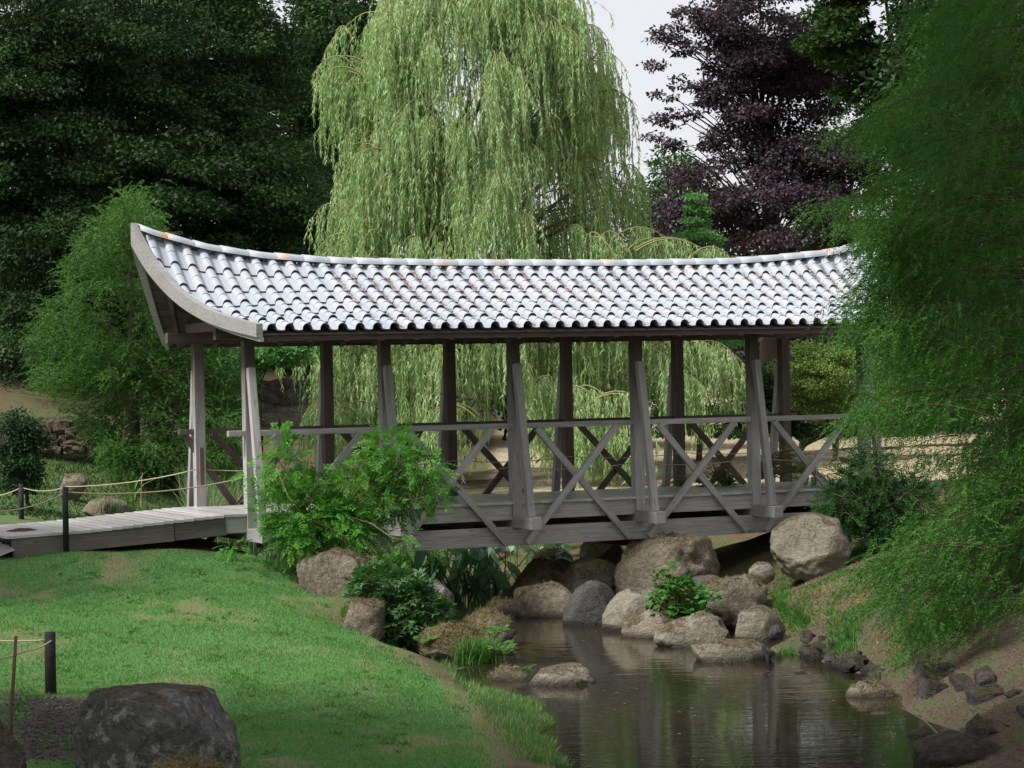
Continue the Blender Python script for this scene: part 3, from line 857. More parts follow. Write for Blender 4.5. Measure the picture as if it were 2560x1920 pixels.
# curved bargeboards on the four gable edges: a face board and a thinner board behind it
def barge(right, rear, inset, top, depth, thick, mat, tend=1.0, name="bargeboard"):
    V = []; n = 22
    for i in range(n + 1):
        q = i / n; t_ = q * tend
        y = YE + HALF * t_
        xx = -.11 - 1.06 * t_
        yy = y if not rear else 2 * YR - y
        zz = float(S(xx, yy))
        # direction across the gable edge in plan: along +x (inwards)
        hgt = depth * (1 + .75 * q ** 3)
        tp = top * (1 - .25 * q)
        for dx, dz in ((inset, tp), (inset + thick, tp), (inset + thick, tp - hgt), (inset, tp - hgt)):
            xo = xx + dx
            V.append(((10.0 - xo) if right else xo, yy, zz + dz))
    F = []
    for i in range(n):
        for k in range(4):
            k2 = (k + 1) % 4; F.append((4 * i + k, 4 * i + k2, 4 * i + 4 + k2, 4 * i + 4 + k))
    F += [(3, 2, 1, 0), tuple(4 * n + k for k in range(4))]
    link(name, pymesh(name, V, F), MAT[mat], bridge)
for right in (0, 1):
    for rear in (0, 1):
        barge(right, rear, -.035, .115, .175, .09, 'wood_pale')
        barge(right, rear, .01, -.065, .055, .06, 'wood_pale', name="barge_trim")
# short blocks on the wall plates, cleat on the end post
timber("cleat", (.06, WD - .20, .30), (.06, WD - .20, .86), .07, .06, 'wood_brown')

# dry needles lying in the pans of the tiles
nn = 15000
qx = rng.uniform(1.6, 10.4, nn); qs = rng.uniform(.05, 2.05, nn)
cols = np.floor(qx / TW); qx = cols * TW + .166 + rng.normal(0, 1, nn) * .016 + .035
clump = np.array([mnoise.noise(Vector((a * 1.3, b_ * 2.2, 0))) for a, b_ in zip(qx, qs)])
keep = clump > -.16; qx, qs = qx[keep], qs[keep]
V0 = np.column_stack([qx, YE + qs, S(qx, YE + qs) + .012 + .03 * rng.random(len(qx))])
D = unit(np.column_stack([rng.normal(0, .5, len(qx)), -np.ones(len(qx)), rng.normal(-.3, .3, len(qx))]))
MAT['litter'] = leaf_mat("dry_needles", (.12, .075, .045), (.26, .17, .11), (.38, .28, .19), transl=.05)
o = leaves("needle_litter", V0, D, rng.uniform(.03, .07, len(qx)), .012, MAT['litter'], bridge, tri=True); o["kind"] = "stuff"

# path leading on from the foot of the ramp
pv, pf = [], []
for i in range(26):
    for j in range(9):
        q = bw(-3.2 - i * .25, -.15 + j * .34 + .05 * math.sin(i * 1.3 + j), 0); pv.append((q.x, q.y, tz(q.x, q.y) + .02 + (.10 if i == 0 else 0)))
for i in range(25):
    for j in range(8):
        a = i * 9 + j; pf.append((a, a + 1, a + 10, a + 9))
tag(link("path", pymesh("path", pv, pf, True), simple("grey_path", (.20, .185, .18), .95, .35, 20)), kind="structure")
# ------------------------------------------------------------------ ropes and fence posts
def rope(pts, r=.008, sag=.05, parent=None, seg=8, label=None, group=None):
    tb = TB(); L = []
    for a, b_ in zip(pts[:-1], pts[1:]):
        a, b_ = Vector(a), Vector(b_)
        for i in range(seg):
            q = i / seg; p = a.lerp(b_, q); p.z -= sag * 4 * q * (1 - q); L.append(p)
    L.append(Vector(pts[-1]))
    tb.tube(L, r, 5)
    o = tb.build("rope", MAT['rope'], parent)
    if label: tag(o, label, "rope", group)
    return o
rope([(2 * i + .1, .155, .50) for i in range(6)], .007, .07, bridge)
rope([(2 * i + .1, WD - .165, .54) for i in range(6)], .007, .05, bridge)
def fence_post(u, v_top, v_base, d, r, label, z0=None):
    a = P(u, v_base, d); q = P(u, v_top, d)
    root = empty("rope_post", a); h = q.z - a.z
    tag(root, label, "post", "dark wooden posts of the rope fences")
    tb = TB(); tb.tube([(0, 0, -.2), (0, 0, h * .5), (.004, 0, h)], [r, r * .98, r * .93], 12)
    tb.build("post_shaft", MAT['black_wood'], root, True)
    return q
t1 = fence_post(165, 1217, 1347, 30.7 * .96, .04, "slim black rope post beside the near edge of the ramp")
t2 = fence_post(54, 1210, 1310, 33.2, .04, "slim black rope post behind the ramp at the far left")
t3 = fence_post(127, 1580, 1722, 21.0, .053, "thick black post standing alone on the lower left lawn")
ra = bw(.0, WD - .20, .55)
rope([P(-60, 1240, 34), t2 - Vector((0, 0, .05)), P(165, 1217, 33), ra], .009, .06, None, label="tan rope strung behind the ramp to the end post", group="fence ropes")
rope([P(-60, 1275, 29), t1 - Vector((0, 0, .07)), bw(.1, .155, .50)], .009, .10, None, label="tan rope strung along the near side of the ramp", group="fence ropes")
rope([P(-40, 1600, 21.2), P(113, 1600, 21)], .008, .01, None, label="upper rope running left from the thick lawn post", group="fence ropes")
rope([P(-60, 1655, 19.5), P(60, 1628, 20.3), P(128, 1602, 20.94)], .008, .02, None, label="lower slack rope tied to the thick lawn post", group="fence ropes")
rope([bw(10.1, .155, .50), bw(12.6, -.1, .48), bw(15.5, -.3, .5)], .008, .05, None, label="rope leading right from the far end of the bridge", group="fence ropes")
root = empty("cane_stake", P(24, 1850, 17.5)); tag(root, "thin brown cane stake at the lower left edge", "stake")
tb = TB(); a = P(22, 1850, 17.5); q = P(38, 1590, 17.5) - a
tb.tube([(0, 0, -.15), q * .33, q * .34, q * .66, q * .67, q], [.014, .013, .016, .013, .015, .012], 8); tb.build("cane", MAT['bamboo'], root)

# ------------------------------------------------------------------ rocks
def rock_mesh(seed, sub=4, rough=.22, flat=.0, facet=0.0):
    bm = bmesh.new(); bmesh.ops.create_icosphere(bm, subdivisions=sub, radius=1)
    off = Vector((seed * 7.31, seed * 3.17, seed * 1.93))
    rs = random.Random(seed)
    planes = [(Vector((rs.gauss(0, 1), rs.gauss(0, 1), rs.gauss(0, .8))).normalized(), rs.uniform(.62, .9)) for _ in range(int(9 * facet) + 2)]
    if seed == 76: planes = [(Vector((.10, -.05, 1)).normalized(), .55), (Vector((.85, -.2, .75)).normalized(), .72)]
    for v in bm.verts:
        n = v.co.normalized()
        r = 1 + rough * 1.5 * mnoise.noise(n * .9 + off) + rough * .7 * mnoise.noise(n * 2.3 + off) + rough * .34 * mnoise.noise(n * 5.5 + off) + rough * .22 * mnoise.noise(n * 11 + off) + rough * .12 * mnoise.noise(n * 23 + off)
        p = n * r
        for pn, pd in planes:
            e = p.dot(pn) - pd
            if e > 0: p -= pn * e * .9
        v.co = p
    me = bpy.data.meshes.new("rock"); bm.to_mesh(me); bm.free()
    me.polygons.foreach_set("use_smooth", [True] * len(me.polygons))
    return me
def boulder(u0, u1, v0, v1, d, mat, label, seed, depth=1.0, rough=.2, facet=.6, tilt=0.0, sub=4, down=.25, name="boulder", group="boulders along the stream"):
    c = P((u0 + u1) / 2, (v0 + v1) / 2, d)
    gr = 1.1 if 26 < d < 34 and u0 > 1200 else 1.03
    rx = (u1 - u0) / 2 / F_PX * d * gr; rzz = (v1 - v0) / 2 / F_PX * d * gr
    ry = rx * depth
    me = rock_mesh(seed, sub, rough, 0, facet); me.materials.append(MAT[mat])
    co = np.empty(len(me.vertices) * 3, np.float32); me.vertices.foreach_get("co", co); co = co.reshape(-1, 3)
    if tilt:
        ct, st = math.cos(tilt), math.sin(tilt)
        co = np.column_stack([co[:, 0] * ct + co[:, 2] * st, co[:, 1], -co[:, 0] * st + co[:, 2] * ct])
    lo, hi = co.min(0), co.max(0)
    co = (co - (lo + hi) / 2) / ((hi - lo) / 2)
    hz = rzz * (1 + down)
    co = co * np.array([rx, ry, hz])
    co[:, 2] -= rzz * down
    me.vertices.foreach_set("co", co.astype(np.float32).ravel()); me.update()
    o = bpy.data.objects.new(name, me); COL.objects.link(o); o.location = c
    tag(o, label, "rock", group)
    return o
TH_P, TH_N = [], []
for r_ in R:
    u0, u1, v0, v1, d, mat, lab, seed, dep, rough, facet, tilt = r_
    big = (u1 - u0) > 150
    ob = boulder(u0, u1, v0, v1, d, mat, lab, seed, dep, rough, facet, tilt, 5 if big else 4)
    if mat in ('rock', 'rock_mossy'):
        nv = len(ob.data.vertices); co = np.empty(nv * 3, np.float32); ob.data.vertices.foreach_get("co", co); co = co.reshape(-1, 3)
        no = np.empty(nv * 3, np.float32); ob.data.vertices.foreach_get("normal", no); no = no.reshape(-1, 3)
        co = co + np.array(ob.location)
        nzv = np.array([mnoise.noise(Vector(p) * 2.2) for p in co])
        ii = np.nonzero((no[:, 2] + nzv * 1.2 > (.35 if mat == 'rock_mossy' else .62)) & (no[:, 1] < .4))[0]
        if len(ii):
            kk = rng.choice(ii, int(len(ii) * (2.4 if big else 5.0) * (1.8 if mat == 'rock_mossy' else 1)))
            TH_P.append(co[kk] + rng.normal(0, .014, (len(kk), 3))); TH_N.append(no[kk])

def stone_mesh(seed):
    rs_ = random.Random(seed); bm = bmesh.new()
    bmesh.ops.create_cube(bm, size=1.7)
    bmesh.ops.subdivide_edges(bm, edges=bm.edges[:], cuts=1, use_grid_fill=True)
    for v in bm.verts:
        n_ = v.co.normalized()
        v.co = v.co * .62 + n_ * .42 + Vector((rs_.gauss(0, .10), rs_.gauss(0, .10), rs_.gauss(0, .10)))
    me = bpy.data.meshes.new("stone"); bm.to_mesh(me); bm.free()
    return me
# stones of walls and banks: each stone is a part of its wall
def stone_wall(name, label, quads, mat, seedbase, down=0.0, shapes=6):
    root = empty(name, P(*quads[0][:2], quads[0][4])); tag(root, label, "wall")
    proto = []
    for s_ in range(shapes):
        me = stone_mesh(seedbase + s_); me.materials.append(MAT[mat]); proto.append(me)
    for i, (u, v, du, dv, d) in enumerate(quads):
        o = bpy.data.objects.new("stone", proto[i % shapes]); COL.objects.link(o)
        p = P(u, v, d) - root.location
        o.location = p
        o.scale = (du / 2 / F_PX * d * 1.12, .2 + .1 * random.random(), dv / 2 / F_PX * d * 1.15)
        o.rotation_euler = (random.uniform(-.15, .15), random.uniform(-.25, .25), random.uniform(-.2, .2))
        o.parent = root
    return root
q = []
rs = random.Random(5)
v = 1054
while v < 1124:
    u = -15 + rs.uniform(-10, 0); hgt = rs.uniform(13, 18)
    while u < 262:
        wd_ = rs.uniform(16, 34); q.append((u + wd_ / 2, v + hgt / 2 + rs.uniform(-2, 2) + .0 * u, wd_ * 1.15, hgt * rs.uniform(1.1, 1.4), 42.1 + (1100 - v) * .006)); u += wd_ * .97
    v += hgt * .93
stone_wall("terrace_wall", "low drystone terrace wall behind the ramp on the far left", q, 'rock_brown', 200)
q = []
v = 958
while v < 1070:
    u = 500 + rs.uniform(-10, 5); hgt = rs.uniform(22, 38)
    while u < 800:
        wd_ = rs.uniform(28, 58); q.append((u + wd_ / 2, v + hgt / 2 + rs.uniform(-5, 5), wd_ * 1.25, hgt * rs.uniform(1.2, 1.6), 54.6 + (1060 - v) * .012)); u += wd_ * .92
    v += hgt * .9
stone_wall("rockery_wall", "rough boulder wall in the shade left of the willow", q, 'rock_deep', 220)
q = []
for i in range(60):
    u = rs.uniform(2020, 2200); v = 1585 + (u - 2020) * .42 + rs.uniform(0, 82)
    z_ = g2(u, v)[1] - .25
    q.append((u, v, rs.uniform(20, 44), rs.uniform(16, 34), z_ + .25))
stone_wall("bank_stones", "loose rubble stones holding the right bank at the water", q, 'rock_deep', 240)
q = []
for i in range(15):
    u = rs.uniform(2300, 2590); v = 1650 + rs.uniform(0, 190) + (u - 2300) * .1
    q.append((u, v, rs.uniform(45, 95), rs.uniform(35, 75), g2(u, v)[1] + .14))
stone_wall("bank_slabs", "dark upright stone slabs in the bank at the lower right", q, 'rock_deep', 260)

# ------------------------------------------------------------------ grasses on the ground
MAT['grass'] = leaf_mat("lawn_grass", (.055, .165, .045), (.115, .275, .078), (.19, .36, .13), nscale=1.2, transl=.3, odd=(.06, (.30, .26, .13)))
MAT['grass_long'] = leaf_mat("long_grass", (.06, .14, .03), (.12, .24, .07), (.20, .32, .12), nscale=1.6, transl=.3, odd=(.08, (.34, .30, .16)))
MAT['straw'] = leaf_mat("dry_grass", (.16, .10, .055), (.28, .20, .11), (.38, .30, .17), transl=.15)
MAT['litter2'] = leaf_mat("bank_litter", (.05, .035, .022), (.12, .09, .058), (.23, .19, .13), nscale=2.5, transl=.1, odd=(.05, (.09, .17, .05)))
MAT['weed'] = leaf_mat("weed_leaves", (.035, .11, .025), (.08, .20, .04), (.14, .30, .07), nscale=3, transl=.3)
def rock_thatch():
    Pn, Nn = np.concatenate(TH_P), np.concatenate(TH_N); n = len(Pn)
    D = unit(Nn * .35 + rng.normal(0, .7, (n, 3)) - np.array([0, .1, .15]))
    tag(leaves("rock_thatch", Pn - Nn * .01, D, rng.uniform(.03, .07, n), .008, MAT['thatch'], None, tri=True), "dry grass and moss tufts clinging to the boulders", "moss", kind="stuff")
MAT['thatch'] = leaf_mat("rock_thatch", (.09, .062, .035), (.17, .135, .075), (.24, .22, .10), nscale=2.0, transl=.1, odd=(.12, (.12, .19, .06)))
rock_thatch()
def blades(name, xy, h, w_, mat, lean=.35, zoff=-.004, parent=None):
    z = terr(xy) + zoff
    n = len(xy); D = np.column_stack([rng.normal(0, lean, n), rng.normal(0, lean, n), np.ones(n)])
    hh = h * rng.uniform(.6, 1.3, n)
    return leaves(name, np.column_stack([xy, z]), D, hh, w_, mat, parent, tri=True)
n0 = 300000
xy = np.column_stack([rng.uniform(-7.2, .6, n0), 17 + 13.5 * rng.random(n0) ** 1.15])
xe_ = np.interp(xy[:, 1], edge[::-1, 1], edge[::-1, 0])
ok = (xy[:, 0] < xe_ + rng.normal(0, .05, n0)) & (xy[:, 1] < 29.85 + (xy[:, 0] + 5) * .42) & ~inpoly(xy + rng.normal(0, .12, xy.shape), gravel_poly)
vis = np.abs(xy[:, 0]) < xy[:, 1] * .24
xy = xy[ok & vis]
# thinner where the lawn is worn
nz_ = worn(xy)
de = polydist(xy, edge)
keep = rng.random(len(xy)) < np.clip(1.1 - np.clip(nz_ - .0, 0, 1) * 2.2, .22, 1) * np.clip(de / .35 + .08, .08, 1)
xy = xy[keep]
tag(blades("lawn_grass", xy, .034, .009, MAT['grass'], .45), "short mown green grass covering the lawn", "grass", kind="stuff")
npb = 5000
xy = np.column_stack([rng.uniform(-5.2, -2.2, npb), rng.uniform(16.2, 21.5, npb)]); xy = xy[inpoly(xy + rng.normal(0, .1, xy.shape), gravel_poly)]
zb_ = terr(xy); sz = rng.uniform(.006, .022, len(xy))
oc = np.array([(1, 0, 0), (0, 1, 0), (-1, 0, 0), (0, -1, 0), (0, 0, .7), (0, 0, -.7)], float)
Vp = (np.column_stack([xy, zb_ + sz * .3])[:, None, :] + oc[None] * sz[:, None, None] * rng.uniform(.6, 1.3, (len(xy), 6, 1))).reshape(-1, 3)
ofc = np.array([(0, 1, 4), (1, 2, 4), (2, 3, 4), (3, 0, 4), (1, 0, 5), (2, 1, 5), (3, 2, 5), (0, 3, 5)])
Fp = (np.arange(len(xy))[:, None, None] * 6 + ofc[None]).reshape(-1, 3)
tag(link("gravel", npmesh("gravel", Vp, Fp), MAT['rock_lichen']), "loose dark gravel beside the huge boulder at the lower left", "gravel", kind="stuff")
n0 = 1500
xy = np.column_stack([rng.uniform(-6, 0, n0), rng.uniform(18, 29, n0)]); xy = xy[(xy[:, 0] < np.interp(xy[:, 1], edge[::-1, 1], edge[::-1, 0]) - .1)]
cl_ = np.array([mnoise.noise(Vector((a * 2.1, b * 1.4, 5))) for a, b in xy]); xy = np.repeat(xy[cl_ > .12], 9, 0); xy = xy + rng.normal(0, .03, xy.shape)
tag(blades("lawn_weeds", xy, .055, .022, MAT['weed'], 1.4), "small clover like weed rosettes dotted through the lawn", "weeds", kind="stuff")
# long fringe beside the water
n0 = 26000
ti = rng.random(n0); seg = ti * (len(bank) - 1); i0 = np.minimum(seg.astype(int), len(bank) - 2); fr = (seg - i0)[:, None]
xy = bank[i0] * (1 - fr) + bank[i0 + 1] * fr + rng.normal(0, .11, (n0, 2)) * np.array([1.5, 1.0]) + np.array([.03, 0])
xy = xy[terr(xy) > WATER - .02]
tag(blades("bank_grass", xy, .10, .011, MAT['grass_long'], .55), "longer pale green grass fringing the water beside the lawn", "grass", kind="stuff")
# rough grass, thatch and weeds of the right bank and around the rocks
def scatter_px(boxes, n_each, h, w_, mat, lean, name, label):
    pts = []
    for (u, v, ru, rv) in boxes:
        g = g2(u, v)
        d = g[1]; rx = ru / F_PX * d; ry = rv / F_PX * d * 4.0
        k = int(n_each * (ru * rv) / 900) + 30
        pts.append(g + rng.normal(0, .5, (k, 2)) * np.array([rx, min(ry, .9)]))
    return tag(blades(name, np.concatenate(pts), h, w_, mat, lean), label, "plants", kind="stuff")
scatter_px([(2000,1450,90,22),(2080,1400,80,18),(1950,1480,50,14),(2150,1380,60,20),(2200,1420,70,25),(2120,1350,50,14),(2290,1320,60,20),(1960,1500,30,10),(1880,1470,40,12),(1990,1520,60,14),(2100,1500,60,16),(1900,1430,40,12),(2060,1460,90,14),(2000,1580,60,20),(2120,1560,60,24),(2180,1520,50,20),(1960,1540,50,16),(2090,1620,40,16)], 800, .045, .014, MAT['weed'], .9, "bank_weeds", "patchy green ground cover on the right bank slope")
scatter_px([(1950,1530,14,12),(1820,1600,10,16),(1960,1650,26,8),(1990,1560,14,10),(1550,1390,16,34),(1390,1440,14,16),(1370,1380,22,20),(2105,1630,26,26),(2130,1600,18,14),(2080,1540,10,14),(2010,1570,10,8),(700,1420,40,14),(840,1480,30,14),(870,1550,14,14),(560,1375,20,8),(620,1380,16,8)], 900, .11, .016, MAT['weed'], .6, "weed_tufts", "small green weed tufts among the rocks")
scatter_px([(1850,1560,90,60),(2000,1520,120,60),(2150,1500,110,80),(1480,1395,70,20),(1700,1560,60,20),(1420,1400,60,20),(2250,1600,60,80)], 260, .05, .008, MAT['straw'], 1.3, "dry_thatch", "dry brown grass thatch over the right bank")
n0 = 60000
xy = np.column_stack([rng.uniform(1.0, 5.6, n0), rng.uniform(16, 33.5, n0)])
xy = xy[(terr(xy) > -1.48) & (xy[:, 0] > (xy[:, 1] - 20) * .05 + 1.3)]
tag(blades("needle_litter", xy, .03, .008, MAT['litter2'], 2.5, .004), "brown needle litter strewn over the right bank", "litter", kind="stuff")
# dry lawn stubble and rough green grass behind the bridge
n0 = 12000
xy = np.column_stack([rng.uniform(-.5, 13, n0), rng.uniform(36, 60, n0)])
xy = xy[(xy[:, 0] < xy[:, 1] * .24) & (xy[:, 1] > 36 + .3 * xy[:, 0])]
tag(blades("dry_lawn_grass", xy, .04, .02, MAT['straw'], .8), "parched straw coloured grass of the lawn behind the bridge", "grass", kind="stuff")
n0 = 30000
xy = np.column_stack([rng.uniform(-10.5, -3.2, n0), rng.uniform(33.5, 47, n0)])
xy = xy[np.abs(xy[:, 0]) < xy[:, 1] * .24]
MAT['grass_dark'] = leaf_mat("dark_green_grass", (.02, .05, .012), (.045, .095, .025), (.07, .13, .04), nscale=1.0, transl=.2)  # deeper green than the lawn blades
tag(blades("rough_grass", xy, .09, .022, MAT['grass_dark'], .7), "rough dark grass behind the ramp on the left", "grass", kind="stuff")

# ------------------------------------------------------------------ trees
def clump_points(cent, rad, n, shell=.55, wts=None):
    cent = np.asarray(cent, float); rad = np.asarray(rad, float)
    K = len(cent)
    w_ = (rad[:, 0] * rad[:, 1] * rad[:, 2]) ** .72 if wts is None else wts
    k = rng.choice(K, n, p=w_ / w_.sum())
    q = unit(rng.normal(size=(n, 3))); r = rng.random(n) ** shell
    off = q * r[:, None] * rad[k]
    return cent[k] + off, unit(off / rad[k] + 1e-6), k

def broad_tree(name, label, cat, base, top_z, trunk_r, clumps, rads, n, L, W, mat, group=None, layered=0.0, bark='bark', limb_n=26, down=.35, flatn=.6, shell=.5, limb_r=.05, tri=False, trunk_top=.75, crown_name="crown"):
    root = empty(name, base); tag(root, label, cat, group)
    b0 = np.array(base)
    pts, out, k = clump_points(clumps, rads, n, shell)
    if layered:
        c = np.asarray(clumps)[k]; ax = b0[:2]
        od = unit(c[:, :2] - ax)
        off = pts - c
        pts[:, 2] -= layered * (off[:, :2] * od).sum(1)
    D = unit(out * np.array([1, 1, .4]) + rng.normal(0, .55, (n, 3)) - np.array([0, 0, down]))
    # leaf blades lie rather flat: side vector near horizontal
    side = np.cross(D, np.array([0, 0, 1.0]) + rng.normal(0, flatn, (n, 3)))
    cr = rng.random(len(clumps))[k]
    leaves(crown_name, pts - b0, D, L * rng.uniform(.7, 1.3, n), W * rng.uniform(.7, 1.3, n), mat, root, tri=tri, side=unit(side), rnd=np.clip(rng.random(n) * .5 + cr * .5, 0, 1))
    tb = TB()
    tp = Vector((0, 0, (top_z - base[2]) * trunk_top))
    cm = np.mean(np.asarray(clumps), 0) - b0
    tp.x, tp.y = cm[0] * .4, cm[1] * .4
    tpts = curve_pts((0, 0, -.3), tp, 7, (0.1, .05, 0), .03)
    tb.tube(tpts, [trunk_r * (1.25 - 1.05 * i / 7) for i in range(8)], 9)
    tb.build("trunk", MAT[bark], root)
    tl = TB(); cl = np.asarray(clumps)
    for j in rng.choice(len(cl), min(limb_n, len(cl)), replace=False):
        e = Vector(cl[j] - b0)
        q = min(max(e.z / max(tp.z, .1) - .25, .15), .95)
        a = Vector((0, 0, -.3)).lerp(tp, q)
        tl.tube(curve_pts(a, e, 5, (0, 0, (e - a).length * .10), .04), [limb_r * (1.1 - .9 * i / 5) for i in range(6)], 5)
    tl.build("limbs", MAT[bark], root)["kind"] = "stuff"
    return root

def px_clumps(shapes, per, rad, dspread, seed=0):
    """clump centres spread through rounded volumes given as (u, v, ru, rv, distance)"""
    c, r = [], []
    for (u, v, ru, rv, d) in shapes:
        k = max(3, int(per * ru * rv / 10000))
        q = unit(rng.normal(size=(k, 3))) * (rng.random(k) ** .45)[:, None]
        for a in q:
            dd = d + a[1] * dspread
            p = P(u + a[0] * ru, v + a[2] * rv, dd)
            c.append(tuple(p)); s_ = rng.uniform(.65, 1.25)
            r.append((rad[0] * s_, rad[1] * s_, rad[2] * s_))
    return c, r

# --- weeping willow
MAT['willow'] = leaf_mat("willow_leaf", (.22, .37, .13), (.37, .54, .25), (.60, .71, .46), nscale=.8, transl=.40, odd=(.03, (.38, .34, .10)))
wb = P(1215, 1225, 46.5); wb.z = tz(wb.x, wb.y)
willow = empty("weeping_willow", wb)
tag(willow, "tall weeping willow with pale drooping curtains behind the bridge", "tree")
wbn = np.array(wb)
def willow_radius(z):
    """outline of the curtain by height above the ground"""
    return np.interp(z, [0, .6, 2.5, 4.2, 5.0, 5.8, 7.5, 8.6, 9.6, 10.4, 11.2], [3.7, 3.85, 3.6, 3.85, 3.3, 3.2, 3.15, 3.05, 2.6, 1.8, .9])
strands = []; arcs = TB()
def cascade(px, py, pz, az, reach, n_str, lmin, lmax, rise=.35, spread=.5):
    """an arching branchlet that starts inside, rises, bends over, and lets strands fall"""
    o_ = np.array([px, py, pz]); dr_ = np.array([math.cos(az), math.sin(az), 0])
    pts = []
    for i in range(8):
        q = i / 7
        p = o_ + dr_ * reach * (q - 1) + np.array([0, 0, rise * (1 - (1.6 * q - .75) ** 2 * 1.25)])
        pts.append(p)
    arcs.tube([Vector(p) for p in pts], [.022 * (1 - .8 * i / 7) for i in range(8)], 4, cap=False)
    for _ in range(n_str):
        q = random.uniform(.2, 1.0) ** .8
        i = min(int(q * 7), 6); f = q * 7 - i
        p = pts[i] * (1 - f) + pts[i + 1] * f
        lat = np.array([-dr_[1], dr_[0], 0]) * random.gauss(0, spread * .35)
        strands.append((p + lat * .3, dr_ * random.uniform(.0, .35) + lat * .6 + np.array([random.gauss(0, .06), random.gauss(0, .06), 0]), random.uniform(lmin, lmax)))
ncas = 1000
boughs = []
for i in range(120):
    bz = 11.4 * (random.random() ** .80) + .4
    ba = random.uniform(0, 2 * math.pi)
    if random.random() < .55: ba = random.uniform(math.pi * 1.02, math.pi * 1.98)     # the camera sees this side
    boughs.append((bz, ba, random.uniform(.84, 1.10)))
for i in range(ncas):
    bz, ba, bs = random.choice(boughs) if random.random() < .82 else (11.0 * random.random() ** .85 + .35, random.uniform(0, 6.283), 1.0)
    z = max(bz + random.gauss(0, .28), .35); az = ba + random.gauss(0, .17)
    Rr = float(willow_radius(z)) * random.choice([random.uniform(.92, 1.03) * bs, random.uniform(.6, .95)])
    Rr *= 1 + .10 * math.sin(az * 5 + z * 1.3)
    if z > 5.2 and math.cos(az) > .3: Rr *= .97
    ctrx = .1 * (1 - abs(z - 5) / 6)
    x = ctrx + Rr * math.cos(az); y = Rr * math.sin(az) * .95
    reach = random.uniform(.5, 1.3)
    lm = min(random.choice([1.1, 1.4, 2.0]), z * .9)
    cascade(x, y, z, az, reach, random.randint(10, 17), min(.35, lm * .4), lm, random.uniform(.2, .6), .8)
# low arching skirts on the right and left
for (u, v, dd, az, rc) in ((1760,640,45,0.1,1.6),(1840,655,45,0,1.0),(1690,625,45,0,1.2),(1800,880,44.5,-.3,1.4),(1860,900,45,0,1.0),(1700,900,44,-.5,1.4),(1740,960,44,-.2,1.2),(820,650,45,3.2,1.2),(800,700,45,3.3,1.0),(860,600,45,3.0,1.2),
        (1080,1045,43,3.4,1.0),(1420,990,43,4.6,1.3),(1500,1010,43,-.8,1.2),(1560,1050,43,-.5,1.2),(1330,1000,43,4.4,1.2),(1230,475,43,4.7,1.0),(1180,560,43,4.3,1.0),(1330,560,43,5.0,1.0),(780,1050,43.5,3.4,.8),(1640,1020,43,-.4,1.2),(1440,1080,42.6,4.6,1.0),(1540,1110,42.6,4.8,1.0)):
    for j in range(2):
        p = P(u + random.uniform(-25, 25), v + random.uniform(-15, 15), dd) - wb
        cascade(p.x, p.y, p.z, az + random.uniform(-.3, .3), rc, 30, .4, 1.5, .35, .9)
S0 = np.array([s[0] for s in strands]); SD = np.array([s[1] for s in strands]); SL = np.array([s[2] for s in strands])
gz = terr(S0[:, :2] + wbn[:2]) - wbn[2]
SL = np.minimum(SL, np.maximum(S0[:, 2] - gz - .04, .1))
dens = 31
cnt = np.maximum((SL * dens).astype(int), 3)
sid = np.repeat(np.arange(len(SL)), cnt)
q = rng.random(len(sid))
sl = SL[sid]
def strand_pos(q, sid, sl):
    drop = q * sl
    out_ = SD[sid] * (1 - np.exp(-q * 3.0))[:, None] * .55
    sway = np.column_stack([np.sin(q * 5 + sid * 1.7) * .025, np.cos(q * 4 + sid * 2.3) * .02, np.zeros(len(q))])
    return S0[sid] + out_ + sway - np.column_stack([np.zeros(len(q)), np.zeros(len(q)), drop])
pp = strand_pos(q, sid, sl)
print("willow leaves", len(pp), "strands", len(SL))
D = unit(np.column_stack([rng.normal(0, .42, len(pp)), rng.normal(0, .42, len(pp)), -np.ones(len(pp))]))
leaves("crown", pp, D, rng.uniform(.07, .15, len(pp)), rng.uniform(.019, .033, len(pp)), MAT['willow'], willow, tri=True, rnd=np.clip(rng.random(len(pp)) * .6 + (rng.random(len(SL)) * .4)[sid], 0, 1))
# strand stems
st_i = np.arange(len(SL)); Vs = []; nseg = 4
ring = [strand_pos(np.full(len(SL), j / nseg), st_i, SL) for j in range(nseg + 1)]
sv = np.column_stack([np.full(len(SL), .0035), np.zeros(len(SL)), np.zeros(len(SL))])
Vv = np.stack([r + s_ * sv for r in ring for s_ in (-1, 1)], 1).reshape(-1, 3)
base_i = np.arange(len(SL))[:, None] * (2 * (nseg + 1))
Fq = np.concatenate([base_i + np.array([2 * j, 2 * j + 1, 2 * j + 3, 2 * j + 2]) for j in range(nseg)], 0)
link("strands", npmesh("strands", Vv, Fq), MAT['twig'], willow)["kind"] = "stuff"
arcs.build("branches", MAT['twig'], willow)["kind"] = "stuff"
tb = TB(); tb.tube(curve_pts((-1.3, 0, -.3), (-.9, 0, 7.5), 8, (.5, 0, 0), .08), [.42, .38, .34, .3, .26, .22, .18, .13, .08], 10)
tb.build("trunk", MAT['bark'], willow)
tb = TB()
for k in range(22):
    az = random.uniform(0, 6.28); z0 = random.uniform(1.2, 6); z1 = z0 + random.uniform(1.5, 3.8); r_ = float(willow_radius(z1)) * .8
    tb.tube(curve_pts((-1.0, 0, z0), (r_ * math.cos(az), r_ * math.sin(az), z1), 6, (0, 0, .5), .08), [.12, .10, .08, .06, .045, .03, .02], 6)
for (a, e) in (((1090,1170),(1130,1000)),((1090,1170),(1200,985)),((1130,1000),(1060,990)),((1130,1000),(1230,1010)),((1330,975),(1480,1000))):
    A, E_ = P(*a, 44.2) - wb, P(*e, 43.8) - wb
    tb.tube(curve_pts(A, E_, 5, (0, 0, .1), .03), [.05, .045, .04, .03, .025, .015], 6)
